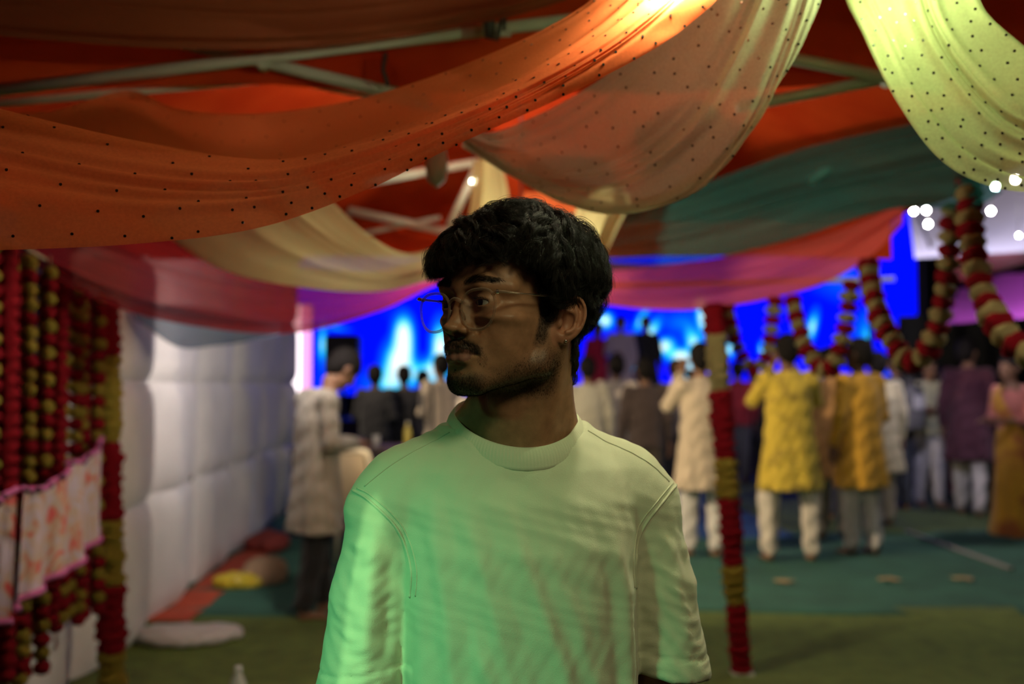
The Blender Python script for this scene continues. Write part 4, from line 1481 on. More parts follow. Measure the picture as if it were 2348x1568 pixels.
F_RED = mat('red_flower', (.46, .006, .018), .9, spec=.15, bump=(160, 1.0, .012), var=(120, .3))
F_YEL = mat('yellow_flower', (.56, .42, .06), .9, spec=.15, bump=(160, 1.0, .012), var=(120, .25))
F_WHT = mat('cream_flower', (.64, .54, .22), .9, spec=.15, bump=(160, 1.0, .012), var=(120, .25))
THREAD = mat('thread', (.35, .30, .2), .8)
FL = {c: [flower_mesh('flower', m, 40 + i) for i in range(3)] for c, m in (('r', F_RED), ('y', F_YEL), ('w', F_WHT))}
PUFF = {c: [flower_mesh('flower_ring', m, 60 + i, .62, 14, 7, .12) for i in range(3)] for c, m in (('r', F_RED), ('y', F_YEL), ('w', F_WHT))}


def put_flowers(root, pts, cols, rad, meshes, squash=1.0):
    """one flower object per bead along the points (world), axis along the string"""
    o = root.location
    m = len(pts)
    for i, p in enumerate(pts):
        c = cols(i)
        f = bpy.data.objects.new(meshes[c][0].name, random.choice(meshes[c]))
        t = (pts[min(i + 1, m - 1)] - pts[max(i - 1, 0)])
        q = Vector(t).to_track_quat('Z', 'Y') if Vector(t).length > 1e-6 else Matrix().to_quaternion()
        f.rotation_mode = 'QUATERNION'
        f.rotation_quaternion = q @ Matrix.Rotation(random.uniform(0, 6.28), 3, 'Z').to_quaternion()
        r = rad(i) * random.uniform(.92, 1.08)
        f.scale = (r, r, r * squash)
        f.location = Vector(p) - o
        f.parent = root
        COL.objects.link(f)


def even(ctrl, step):
    P = crom(np.array([tuple(c) for c in ctrl]), np.linspace(0, 1, 200))
    s = np.concatenate([[0], np.cumsum(np.linalg.norm(np.diff(P, axis=0), axis=1))])
    n = max(2, int(s[-1] / step))
    return [Vector([np.interp(x, s, P[:, j]) for j in range(3)]) for x in np.linspace(0, s[-1], n)]


# curtain of strands on the left, hung along the side of the tent
G0, G1 = at(-45, 545, 2.95), at(226, 690, 4.25)
ends = [1600, 1580, 1545, 1590, 1570, 1560, 1500, 1540, 1530, 1420, 1440, 1415, 1435, 1400, 1420, 1405, 1395, 1380]
pat = ['rrr', 'yr', 'rrr', 'ryr', 'rrr', 'yry', 'rrr', 'yrr', 'yr', 'rrr', 'ryr', 'yr', 'rrr', 'yr', 'ryy', 'rrr', 'yr', 'ryr']
words = ['first', 'second', 'third', 'fourth', 'fifth', 'sixth', 'seventh', 'eighth', 'ninth', 'tenth', 'eleventh', 'twelfth', 'thirteenth', 'fourteenth', 'fifteenth', 'sixteenth', 'seventeenth', 'eighteenth']
look = {'rrr': 'all-red', 'yr': 'red and yellow alternating', 'ryr': 'mostly red, yellow-dotted', 'yry': 'mostly yellow', 'yrr': 'red with every third yellow', 'ryy': 'yellow with single red'}
for i in range(18):
    t = i / 17
    top = G0.lerp(G1, t) + Vector((random.uniform(-.06, .03), random.uniform(-.04, .04), 0))
    px = CX + top.x / top.y * FPX
    zb = at(px, ends[i], top.y).z
    solid = pat[i] == 'rrr'
    g = empty('flower_garland', top)
    tag(g, '%s flower garland strand, %s from the camera in the left-hand curtain' % (look[pat[i]], words[i]), 'garland', 'garland strands in the curtain on the left')
    pts = even([top, Vector((top.x + random.uniform(-.01, .01), top.y + random.uniform(-.01, .01), (top.z + zb) / 2)), Vector((top.x + random.uniform(-.02, .02), top.y, zb))], .040 if solid else .046)
    MB().tube([Vector((0, 0, .06))] + [p - top for p in pts[::4]] + [pts[-1] - top], .002, 5).build('thread', THREAD, g)
    seqp = pat[i]
    put_flowers(g, pts, lambda k: seqp[k % len(seqp)], lambda k: .034 if solid else .031, FL, 1.15)
# rope the strands hang from
r = MB().tube([G0 + Vector((.1, -.4, .1)), G0 + Vector((0, 0, .055)), G0.lerp(G1, .5) + Vector((0, 0, .045)), G1 + Vector((0, 0, .055)), at(252, 672, 4.40)], .006, 8).build('rope', THREAD, None, True)
tag(r, 'thin rope the left-hand curtain of garlands hangs from', 'rope')


def garland_post(foot, head, bands, label, r0=.058):
    g = empty('garland_post', foot); tag(g, label, 'post')
    foot = Vector(foot); head = Vector(head)
    MB().tube([Vector((0, 0, 0)), head - foot], .020, 12).build('pole', POLE, g, True)
    MB().box((0, 0, .006), (.10, .10, .012)).build('foot_plate', POLE, g)
    L = (head - foot).length
    n = int(L / .047)
    pts = [foot.lerp(head, (i + .5) / n) for i in range(n)]
    def colr(i):
        y = pts[i].z
        for z, c in bands:
            if y >= z: return c
        return bands[-1][1]
    put_flowers(g, pts, colr, lambda i: r0 * random.uniform(.92, 1.1), PUFF, 1.0)
    return g


fz = lambda y, D: at(0, y, D).z
pf = at(1700, 1540, 4.9); pf.z = .012
garland_post(pf, at(1636, 700, 4.9), [(fz(762, 4.9), 'r'), (fz(905, 4.9), 'w'), (fz(1062, 4.9), 'r'), (fz(1148, 4.9), 'y'), (fz(1298, 4.9), 'r'), (fz(1398, 4.9), 'y'), (-1, 'r')],
             'flower-wrapped post in red and yellow bands standing right of the young man')
pf = at(258, 1600, 4.40); pf.z = .012
garland_post(pf, at(243, 690, 4.40), [(fz(812, 4.4), 'r'), (fz(1010, 4.4), 'y'), (fz(1200, 4.4), 'r'), (fz(1330, 4.4), 'y'), (fz(1500, 4.4), 'r'), (-1, 'y')],
             'flower-wrapped post in red and yellow bands beside the white padded wall', .062)


def swag(ctrl, label, rad, step):
    P = [at(*c) for c in ctrl]
    g = empty('flower_swag', P[0]); tag(g, label, 'garland', 'flower swags along the tent edge')
    pts = even(P, step)
    MB().tube([p - P[0] for p in pts[::2]] + [pts[-1] - P[0]], .003, 6).build('thread', THREAD, g)
    put_flowers(g, pts, lambda i: 'rw'[i % 2], lambda i: rad, FL, .80)


swag([(1668, 708, 5.1), (1685, 780, 5.0), (1725, 848, 4.95), (1758, 815, 4.9), (1770, 745, 4.85), (1778, 690, 4.85)], 'red and cream flower swag next to the banded flower post', .040, .043)
swag([(1818, 690, 4.7), (1835, 760, 4.6), (1872, 838, 4.5), (1910, 838, 4.4), (1938, 750, 4.35), (1952, 655, 4.35)], 'red and cream flower swag above the man in the yellow kurta', .042, .044)
swag([(1990, 610, 4.2), (2008, 700, 4.05), (2050, 790, 3.9), (2095, 830, 3.8), (2140, 780, 3.7), (2168, 660, 3.6), (2185, 480, 3.5)], 'long red and cream flower swag above the man in black T-shirt', .045, .047)
swag([(2222, 420, 3.4), (2228, 540, 3.3), (2250, 660, 3.2), (2300, 760, 3.05), (2370, 815, 2.95), (2440, 800, 2.9)], 'red and cream flower swag running off the right edge of the picture', .045, .047)

# printed cloth hung across the left-hand garlands
BAN = bpy.data.materials.new('printed_banner'); BAN.use_nodes = True
nt = BAN.node_tree; pb = nt.nodes['Principled BSDF']; pb.inputs['Roughness'].default_value = .8
tc = nt.nodes.new('ShaderNodeTexCoord'); wv = nt.nodes.new('ShaderNodeTexNoise'); wv.inputs['Scale'].default_value = 11; wv.inputs['Detail'].default_value = 3; wv.inputs['Distortion'].default_value = 1.5
cr = nt.nodes.new('ShaderNodeValToRGB'); e = cr.color_ramp.elements
e[0].position = .40; e[0].color = (.52, .46, .55, 1); e[1].position = .56; e[1].color = (.50, .38, .26, 1)
x = e.new(.66); x.color = (.60, .10, .10, 1)
nt.links.new(tc.outputs['Object'], wv.inputs['Vector']); nt.links.new(wv.outputs['Fac'], cr.inputs[0]); nt.links.new(cr.outputs[0], pb.inputs['Base Color'])
MAG = mat('magenta_trim', (.45, .10, .28), .7)
BEAD = mat('dark_bead', (.08, .02, .06), .4)
ban = empty('banner_cloth', at(100, 1200, 3.6)); tag(ban, 'pale printed cloth banner with magenta edge tied across the garlands', 'banner')
bo = ban.location
segs = [((-70, 1140, 2.85), (34, 1120, 3.10), (-110, 1440, 2.85), (10, 1425, 3.05)),
        ((48, 1120, 3.10), (160, 1072, 3.55), (25, 1398, 3.05), (146, 1300, 3.50)),
        ((160, 1060, 3.55), (238, 1004, 4.10), (152, 1318, 3.50), (236, 1212, 4.10))]
for q, (a, b_, c_, d_) in enumerate(segs):
    A, B_, C_, D_ = (np.array(at(*p)) for p in (a, b_, c_, d_))
    n, k = 30, 16
    P = np.zeros((n, k, 3))
    for i in range(n):
        for j in range(k):
            s, t = i / (n - 1), j / (k - 1)
            P[i, j] = A * (1 - s) * (1 - t) + B_ * s * (1 - t) + C_ * (1 - s) * t + D_ * s * t
            P[i, j, 0] += .022 * math.sin(s * 14 + q * 2) * (.4 + .6 * t); P[i, j, 2] -= .03 * math.sin(math.pi * s) * (1 - t)
    po = cloth_grid('cloth_panel', P - np.array(bo), BAN, ban)
    MB().tube([Vector(p) - bo for p in P[:, -1]], .012, 8).build('edge_trim', MAG, po, True)
    MB().tube([Vector(p) - bo for p in P[:, 0]], .010, 8).build('edge_trim', MAG, po, True)
    for i in range(2, n, 7):
        MB().lathe([(.001, -.012), (.012, -.004), (.013, .004), (.001, .012)], Vector(P[i, 0]) - bo + Vector((.012, -.02, 0)), 10).build('bead', BEAD, po, True)
# ------------------------------------------------------------------ stage, screens and far canopies
BLK = mat('black_paint', (.012, .012, .014), .6)
STG = mat('stage_cloth', (.03, .015, .05), .85, var=(4, .2))
stage = empty('stage', (0, 17.5, 0)); tag(stage, 'low dark stage in front of the blue screen', 'stage')
MB().box((.15, 0, .78), (11.4, 1.9, .08), None, .01).build('deck', BLK, stage)
for i in range(11):
    V = []; Q = []
    for a in range(9):
        for z in (0.0, .74): V.append((-5.4 + i * 1.0 + a / 8, -.93 + .03 * math.sin(a * 1.57), z))
    for a in range(8): Q.append((a * 2, a * 2 + 2, a * 2 + 3, a * 2 + 1))
    link('skirt_panel', np_mesh('skirt_panel', np.array(V), np.array(Q)), STG, stage)


def screen_mat(name, blobs, base=(.0, .003, 1.0), st=1.45):
    """an LED picture: blue ground with cyan-white light figures; blobs = (x, z, rx, rz, angle, power) in screen metres"""
    m = bpy.data.materials.new(name); m.use_nodes = True
    nt = m.node_tree; nt.nodes.clear(); N = nt.nodes.new; L = nt.links.new
    o = N('ShaderNodeOutputMaterial'); e = N('ShaderNodeEmission'); tc = N('ShaderNodeTexCoord')
    acc = None
    for (x, z, rx, rz, ang, pw) in blobs:
        mp = N('ShaderNodeMapping'); mp.vector_type = 'TEXTURE'
        mp.inputs['Location'].default_value = (x, 0, z); mp.inputs['Rotation'].default_value = (0, ang, 0); mp.inputs['Scale'].default_value = (rx, 50, rz)
        g = N('ShaderNodeTexGradient'); g.gradient_type = 'QUADRATIC_SPHERE'
        L(tc.outputs['Object'], mp.inputs['Vector']); L(mp.outputs[0], g.inputs['Vector'])
        ma = N('ShaderNodeMath'); ma.operation = 'MULTIPLY_ADD'; ma.inputs[1].default_value = pw
        L(g.outputs['Fac'], ma.inputs[0])
        if acc is None: ma.inputs[2].default_value = 0
        else: L(acc, ma.inputs[2])
        acc = ma.outputs[0]
    nz = N('ShaderNodeTexNoise'); nz.inputs['Scale'].default_value = .7; nz.inputs['Detail'].default_value = 2
    L(tc.outputs['Object'], nz.inputs['Vector'])
    ad = N('ShaderNodeMath'); ad.operation = 'MULTIPLY_ADD'; ad.inputs[1].default_value = .16; L(nz.outputs['Fac'], ad.inputs[0]); L(acc, ad.inputs[2])
    cr = N('ShaderNodeValToRGB'); el = cr.color_ramp.elements
    el[0].position = .10; el[0].color = (*base, 1)
    el[1].position = 1.0; el[1].color = (.85, 1, 1, 1)
    k = el.new(.30); k.color = (.0, .12, 1.0, 1)
    k = el.new(.52); k.color = (.02, .62, 1.0, 1)
    L(ad.outputs[0], cr.inputs[0]); L(cr.outputs[0], e.inputs[0]); e.inputs[1].default_value = st
    L(e.outputs[0], o.inputs[0])
    return m


DS = 18.6
def spx(px, py): p = at(px, py, DS); return p.x, p.z
sc0 = at(1330, 740, DS)
B = []
def blob(px, py, rx, ry, ang=0, pw=1.0):
    x, z = spx(px, py); k = DS / FPX
    B.append((x - sc0.x, z - sc0.z, rx * k * 1.5, ry * k * 1.5, math.radians(ang), pw))
for a in [(925, 762, 26, 46, 0, .9), (912, 828, 38, 56, 8, 1.1), (928, 800, 26, 70, 0, .55), (965, 860, 84, 34, 0, .62), (1010, 800, 24, 72, 0, 1.2), (1000, 845, 52, 36, 0, .55), (890, 880, 60, 40, 0, .55),
          (770, 752, 40, 8, 8, .35), (740, 790, 12, 60, 0, .7), (760, 880, 60, 50, 0, .12),
          (1387, 735, 22, 22, 0, 1.1), (1425, 745, 16, 14, 0, .5), (1470, 735, 12, 40, 28, .7), (1490, 765, 16, 46, 32, .9), (1520, 795, 34, 22, -20, 1.1), (1560, 818, 34, 22, 0, 1.2), (1592, 790, 22, 46, -18, .9),
          (1612, 730, 16, 52, -6, 1.0), (1604, 696, 12, 12, 0, 1.0), (1580, 850, 24, 34, 10, 1.0), (1450, 840, 12, 60, 0, .5), (1405, 820, 16, 50, 0, .4), (1560, 740, 60, 30, 0, .22),
          (1672, 800, 14, 24, 0, .9), (1748, 800, 10, 20, 0, .8), (1862, 750, 13, 46, 14, .8), (1822, 770, 8, 16, 0, .5), (1990, 770, 34, 70, 10, .42), (1935, 640, 60, 60, 0, .15)]:
    blob(*a)
SCR = screen_mat('led_picture', B)
scr = empty('led_screen', (sc0.x, DS, sc0.z)); tag(scr, 'huge blue screen with white-cyan figures behind the stage', 'screen')
x0 = at(690, 0, DS).x - sc0.x; x1 = at(1995, 0, DS).x - sc0.x; z0 = at(0, 905, DS).z - sc0.z; z1 = at(0, 520, DS).z - sc0.z
MB().box(((x0 + x1) / 2, .06, (z0 + z1) / 2), (x1 - x0 + .1, .12, z1 - z0 + .1)).build('housing', BLK, scr)
MB().add([(x0, -.005, z0), (x1, -.005, z0), (x1, -.005, z1), (x0, -.005, z1)], [(0, 1, 2, 3)]).build('display', SCR, scr)
for x in np.linspace(x0 + .2, x1 - .2, 6):
    MB().box((x, .16, (z0 - sc0.z) / 2 + 0), (.08, .08, sc0.z + z0)).build('support', BLK, scr)

SCR2 = screen_mat('led_side_picture', [(0, .4, 1.2, 2.4, 0, .42)])
s2 = empty('led_side_screen', (at(2040, 0, 17).x, 17, 0)); tag(s2, 'tall narrow blue screen at the right end of the stage', 'screen')
zz0, zz1 = .9, at(0, 470, 17).z; hw = (at(2092, 0, 17).x - at(1992, 0, 17).x) / 2
MB().box((0, .06, (zz0 + zz1) / 2), (hw * 2 + .08, .12, zz1 - zz0 + .08)).build('housing', BLK, s2)
MB().add([(-hw, -.005, zz0), (hw, -.005, zz0), (hw, -.005, zz1), (-hw, -.005, zz1)], [(0, 1, 2, 3)]).build('display', SCR2, s2)
MB().box((0, .1, .45), (.3, .2, .9)).build('stand', BLK, s2)

# lit standing panel and loudspeaker left of the stage
lp = empty('glow_column', (at(697, 0, 13.5).x, 13.5, 0)); tag(lp, 'glowing white and pink upright light panel at the end of the white wall', 'light')
pz0, pz1 = at(0, 935, 13.5).z, at(0, 700, 13.5).z; k = 13.5 / FPX
MB().box((0, .05, (pz0 + pz1) / 2), (50 * k, .08, pz1 - pz0 + .04)).build('frame', BLK, lp)
MB().box((-12 * k, .0, (pz0 + pz1) / 2), (22 * k, .03, pz1 - pz0)).build('white_tube', emit('white_tube_glow', (1, .86, .9), 3.0), lp)
MB().box((12 * k, .0, (pz0 + pz1) / 2), (24 * k, .03, pz1 - pz0)).build('pink_tube', emit('pink_tube_glow', (1, .42, .85), 1.3), lp)
MB().box((0, .06, pz0 / 2), (.10, .06, pz0)).build('stand', BLK, lp)
sp = empty('loudspeaker', (at(793, 0, 14).x, 14, 0)); tag(sp, 'dark loudspeaker on a stand in front of the blue screen', 'loudspeaker')
GRL = mat('speaker_grille', (.022, .020, .020), .7, bump=(200, .6, .004))
zA, zB = at(0, 860, 14).z, at(0, 768, 14).z; k = 14 / FPX
MB().box((0, 0, (zA + zB) / 2), (76 * k, .40, zB - zA), None, .03).build('cabinet', BLK, sp)
MB().box((0, -.21, (zA + zB) / 2), (68 * k, .02, (zB - zA) * .92), None, .008).build('grille', GRL, sp)
MB().tube([(0, 0, .3), (0, 0, zA)], .025, 10).build('pole', BLK, sp, True)
for a in range(3):
    th = a * 2.094
    MB().tube([(0, 0, .6), (.4 * math.cos(th), .4 * math.sin(th), .01)], .014, 8).build('leg', BLK, sp, True)

# canopies beyond on the right
WHT = mat('white_canopy', (.75, .72, .80), .7, var=(2, .05))
PUR = mat('purple_canopy', (.24, .03, .25), .75, var=(2, .1))
RED2 = mat('maroon_awning', (.28, .022, .03), .75, var=(2, .1))


def far_canopy(name, label, corners, m, sag, legs):
    A, B_, C_, D_ = (np.array(at(*c)) for c in corners)
    n = 24
    P = np.zeros((n, n, 3))
    for i in range(n):
        for j in range(n):
            s, t = i / (n - 1), j / (n - 1)
            P[i, j] = A * (1 - s) * (1 - t) + B_ * s * (1 - t) + C_ * s * t + D_ * (1 - s) * t
            P[i, j, 2] -= sag * math.sin(math.pi * s) * math.sin(math.pi * t) + .03 * math.sin(s * 15) * t
    o = np.array((P[..., 0].mean(), P[..., 1].mean(), 0))
    g = empty(name, o); tag(g, label, 'canopy')
    cloth_grid('cloth', P - o, m, g)
    for l in legs:
        p = at(*l); MB().tube([Vector((p.x, p.y, 0)) - Vector(o), p - Vector(o)], .03, 10).build('leg', POLE, g, True)
    return g


far_canopy('white_canopy', 'white tent canopy lit lavender beyond the right-hand swags', [(2098, 592, 9.0), (2460, 570, 8.0), (2540, 300, 10.5), (2070, 380, 12.0)], WHT, .15, [(2455, 560, 8.1), (2505, 400, 9.5)])
far_canopy('maroon_awning', 'dark red awning below the white canopy at the right edge', [(2170, 650, 9.2), (2480, 570, 8.4), (2520, 500, 9.0), (2150, 590, 10.2)], RED2, .05, [(2450, 576, 8.5)])
far_canopy('purple_canopy', 'purple canopy at the right edge behind the flower swag', [(2165, 742, 10.5), (2520, 718, 9.5), (2520, 575, 10.5), (2200, 660, 12.0)], PUR, .08, [(2480, 718, 9.7)])
CURT = mat('black_curtain', (.008, .009, .010), .95)
bc = empty('black_curtain', at(2250, 1000, 13.5)); bc.location.z = 0; tag(bc, 'black curtain hanging behind the man in the maroon kurta', 'curtain')
V = []; Q = []
for a in range(61):
    for z in (.0, 1.2, 2.35): V.append((-1.1 + 3.6 * a / 60, .07 * math.sin(a * .9), z))
for a in range(60):
    for k_ in range(2): Q.append((a * 3 + k_, a * 3 + 3 + k_, a * 3 + 4 + k_, a * 3 + 1 + k_))
link('cloth', np_mesh('cloth', np.array(V), np.array(Q)), CURT, bc)

# string of fairy bulbs under the white canopy
GLOW = emit('bulb_glow', (1.0, .93, .90), 600.0)
CAP = mat('bulb_cap', (.05, .05, .05), .5)


def bulb(px, py, D, r, label, g=None, glow=GLOW, wire=None):
    p = at(px, py, D)
    b = empty('light_bulb', p); tag(b, label, 'bulb', g)
    MB().lathe([(.001, -r)] + [(r * math.sin(a), -r * math.cos(a)) for a in np.linspace(.4, 2.7, 9)] + [(.4 * r, r * 1.1)], (0, 0, 0), 14).build('glass', glow, b, True)
    MB().lathe([(.45 * r, r * 1.0), (.5 * r, r * 1.8), (.2 * r, r * 2.0)], (0, 0, 0), 12).build('cap', CAP, b, True)
    if wire: MB().tube([(0, 0, r * 1.9), (0, 0, r * 1.9 + wire)], .003, 6).build('wire', CAP, b)


for px, py, D, nm in ((2283, 428, 7.0, 'big round bulb just under the yellow-green drape'), (2328, 412, 7.0, 'bulb glowing through the edge of the yellow-green drape'), (2272, 484, 7.2, 'elongated bulb under the white canopy'),
                      (2095, 484, 7.5, 'left of two bulbs at the end of the teal drape'), (2124, 482, 7.6, 'right of two bulbs at the end of the teal drape'), (2128, 514, 7.6, 'lowest bulb below the end of the teal drape'), (2050, 494, 7.6, 'faint bulb behind the coral drape corner'), (2336, 540, 7.2, 'faint bulb at the right edge above the maroon awning')):
    bulb(px, py, D, (.015 if 'faint' not in nm else .007), nm, 'fairy bulbs under the white canopy', wire=.25)
tops = sorted([(o.location.x, o.location.copy()) for o in COL.objects if o.name.startswith('light_bulb')], key=lambda q: q[0])
wr = MB().tube([tops[0][1] + Vector((-.5, .2, .32))] + [q[1] + Vector((0, 0, .25 + .064)) for q in tops] + [tops[-1][1] + Vector((.6, -.2, .4))], .004, 6).build('bulb_cable', CAP, None, True)
tag(wr, 'thin black cable carrying the fairy bulbs on the right', 'cable')
# ------------------------------------------------------------------ people in the crowd
SK_T = {}
def skin(tone):
    if tone not in SK_T:
        SK_T[tone] = mat('skin_tone', tone, .55, spec=.3, var=(18, .06))
    return SK_T[tone]
CL = {}
def clothm(c, pat=None):
    key = (c, pat)
    if key not in CL:
        m = mat('cloth', c, .85, sheen=.2, bump=(60, .3, .006), var=(12, .10))
        if pat:                                     # woven check or print in a second colour
            nt = m.node_tree; b = nt.nodes['Principled BSDF']; tc = nt.nodes.new('ShaderNodeTexCoord')
            if pat[0] == 'print':
                t = nt.nodes.new('ShaderNodeTexNoise'); t.inputs['Scale'].default_value = pat[2]; t.inputs['Detail'].default_value = 3; src = t.outputs['Fac']; nt.links.new(tc.outputs['Object'], t.inputs['Vector']); lo, hi = .5, .62
            else:
                t = nt.nodes.new('ShaderNodeTexWave'); t.inputs['Scale'].default_value = pat[2]; t.bands_direction = 'X'; src = t.outputs['Fac']; nt.links.new(tc.outputs['Object'], t.inputs['Vector']); lo, hi = .75, .9
            r = nt.nodes.new('ShaderNodeValToRGB'); r.color_ramp.elements[0].position = lo; r.color_ramp.elements[1].position = hi
            r.color_ramp.elements[0].color = (*c, 1); r.color_ramp.elements[1].color = (*pat[1], 1)
            nt.links.new(src, r.inputs[0]); nt.links.new(r.outputs[0], b.inputs['Base Color'])
        CL[key] = m
    return CL[key]
HAIRM = mat('hair_dark', (.010, .008, .007), .7, spec=.12, bump=(90, .8, .01))

ARMS = {
    'down': ((.235, .02, 1.14), (.245, -.05, .90), (.05, -.10, -1), (-1, .2, 0)),
    'relaxed': ((.245, .03, 1.15), (.235, -.14, .95), (0, -.5, -.9), (-1, 0, 0)),
    'front': ((.235, .0, 1.13), (.12, -.22, 1.12), (-.5, -.8, .1), (-.2, 0, -1)),
    'up': ((.245, -.13, 1.24), (.085, -.22, 1.50), (-.35, -.2, .9), (-.4, -1, 0)),
    'phone': ((.225, -.14, 1.20), (.07, -.26, 1.40), (-.3, -.2, .8), (-.6, .8, 0)),
    'cross': ((.235, -.05, 1.13), (-.04, -.20, 1.14), (-1, .1, .05), (0, 1, 0)),
    'back': ((.25, .10, 1.16), (.10, .16, .98), (-.8, .1, -.3), (0, -1, 0)),
    'hip': ((.32, .08, 1.18), (.19, -.02, 1.02), (-.5, -.4, -.5), (-1, 0, 0)),
}


def person(px, foot, D, h, face, label, top, topc, legc, arms=('down', 'down'), tone=(.22, .115, .065), bow=0.0, turn=0.0, stance=.09, stride=0.0, hair='short', pat=None, base_z=0.0, group=None, sleeve='long', x_off=0, extras=None):
    """face: heading in degrees, 0 = towards the camera, 180 = away.  Built in a frame that looks along -y."""
    p = at(px, foot, D)
    root = empty('person', (p.x, D, base_z), math.radians(face)); tag(root, label, 'person', group)
    s = h / 1.72
    root.scale = (s, s, s)
    bw = math.radians(bow); tn = math.radians(turn)
    nk = np.array((0, -.02 - .10 * math.sin(bw), 1.475))
    hd = nk + np.array((0, -.01 - .13 * math.sin(bw), .055 + .085 * math.cos(bw)))
    Rh = np.array(Matrix.Rotation(tn, 3, 'Z') @ Matrix.Rotation(bw, 3, 'X'))
    HS = 1.14
    hd = hd + np.array((0, 0, .012))
    def H(v): return hd + Rh @ (np.array(v, float) * HS)
    sh = [np.array((sd * .175, .0, 1.405)) for sd in (1, -1)]
    el, wr, hdv, pnv = [], [], [], []
    for sd, a in zip((1, -1), arms):
        e, w, dv, pn = ARMS[a]
        el.append(np.array((sd * e[0], e[1], e[2]))); wr.append(np.array((sd * w[0], w[1], w[2])))
        hdv.append((sd * dv[0], dv[1], dv[2])); pnv.append((sd * pn[0], pn[1], pn[2]))
    fy = [-stride, stride]
    hips = [np.array((sd * .085, 0, .90)) for sd in (1, -1)]
    kn = [np.array((sd * (stance + .0), f * .5 - .015, .49)) for sd, f in zip((1, -1), fy)]
    an = [np.array((sd * stance, f, .075)) for sd, f in zip((1, -1), fy)]
    # ---- body
    F = Field((-.42, -.48, -.004), (.42, .42, 1.78), .0098)
    F.cap((0, .0, .95), (0, .0, 1.33), .105, .115, .03, sq=((0, 1, 0), .72))
    F.cap(nk - (0, -.01, .08), nk + (0, 0, .05), .052, .050, .03)
    F.ell(H((0, .012, .025)), (0.0832, 0.1049, 0.0969), .02, R=Rh)
    F.ell(H((0, -.018, -.035)), (0.0627, 0.0752, 0.0855), .03, R=Rh)
    F.ell(H((0, -.055, -.085)), (0.0251, 0.0251, 0.0228), .025, R=Rh)
    F.cap(H((0, -.080, .010)), H((0, -.098, -.028)), .010, .014, .010)
    for sd in (1, -1):
        F.ell(H((sd * .030, -.092, .004)), (0.0182, 0.0160, 0.0114), .010, 's', R=Rh)
        F.ell(H((sd * .076, .012, -.010)), (0.0114, 0.0194, 0.0342), .008, R=Rh)
    F.cap(H((-.02, -.092, -.058)), H((.02, -.092, -.058)), .004, .004, .006, 's')
    for i in (0, 1):
        F.cap(nk - (0, -.02, .06), sh[i], .055, .052, .04)
        F.cap(sh[i], el[i], .047, .037, .015); F.cap(el[i], wr[i], .038, .025, .012)
        sd = (1, -1)[i]
        hand(F, wr[i], hdv[i], pnv[i], sd, .008, .8, 1.08)
        F.cap(hips[i], kn[i], .082, .056, .03); F.cap(kn[i], an[i], .054, .036, .02)
        F.cap(an[i] + (0, .015, -.035), an[i] + (sd * .012, -.11, -.045), .036, .030, .02, sq=((0, 0, 1), .8))
        for t, tx in enumerate((-.02, -.008, .004, .014, .024)):
            F.cap(an[i] + (sd * (.012 + tx * -1), -.11, -.052), an[i] + (sd * (.014 + tx * -1.1), -.150 + .006 * t, -.057), .012, .011, .006)
    F.op(lambda X, Y, Z: Z - .004 + 0 * X + 0 * Y, (-.4, -.4, -.01), (.4, .4, .004), .002, 's')
    V, Q = F.mesh()
    bd = link('body', np_mesh('body', V, Q), skin(tone), root)
    # eyes
    EY = mat('eye_dark', (.02, .015, .012), .2) if 'eye_dark' not in bpy.data.materials else bpy.data.materials['eye_dark']
    for sd in (1, -1):
        MB().lathe([(.001, -.008), (.009, -.004), (.011, .001), (.001, .006)], H((sd * .030, -.074, .004)), 10, Matrix(Rh.tolist()) @ Matrix.Rotation(math.pi / 2, 3, 'X')).build('eye', EY, bd, True)
    # ---- trousers
    if legc is not None and top != 'saree':
        F = Field((-.32, -.40, .05), (.32, .40, 1.05), .0125)
        F.loft([(.82, 0, 0, .150, .112), (.95, 0, 0, .150, .112), (1.02, 0, 0, .14, .105)], .03)
        for i in (0, 1):
            F.cap(hips[i] + (0, 0, -.04), kn[i], .098, .078, .03); F.cap(kn[i], an[i] + (0, .006, .035), .078, .062, .02)
        V, Q = F.mesh(); N = vnormals(V, Q)
        V = V + N * (.006 * np.sin(V[:, 2] * 38 + 4 * V[:, 0] / .1) * np.clip((.6 - V[:, 2]) / .4, 0, 1) + .004 * np.sin(V[:, 0] * 90))[:, None]
        link('trousers', np_mesh('trousers', V, Q), clothm(legc), root)
    # ---- upper garment
    if top == 'kurta':
        zb = .56
        tab = [(zb, 0, .01, .245, .165), (.72, 0, .008, .222, .152), (.95, 0, .0, .192, .136), (1.12, 0, 0, .178, .126), (1.28, 0, 0, .178, .124), (1.38, 0, .0, .165, .098), (1.43, 0, 0, .115, .076), (1.475, 0, -.008, .066, .062)]
    elif top == 'saree':
        tab = [(.015, 0, 0, .235, .205), (.25, 0, 0, .205, .175), (.60, 0, 0, .190, .150), (.90, 0, 0, .178, .140), (1.04, 0, 0, .150, .115)]
    else:
        zb = .84
        tab = [(zb, 0, .004, .190, .140), (.98, 0, .0, .182, .134), (1.12, 0, 0, .178, .128), (1.28, 0, 0, .180, .124), (1.38, 0, .0, .165, .098), (1.43, 0, 0, .115, .076), (1.47, 0, -.008, .066, .062)]
    ph = random.uniform(0, 6)
    wav = lambda th, Z: 1 + .045 * np.clip((1.15 - Z) / .5, 0, 1) * np.sin(7 * th + ph + Z * 3) + .02 * np.sin(13 * th + 2 * ph + Z * 9) * np.clip((1.3 - Z) / .5, 0, 1)
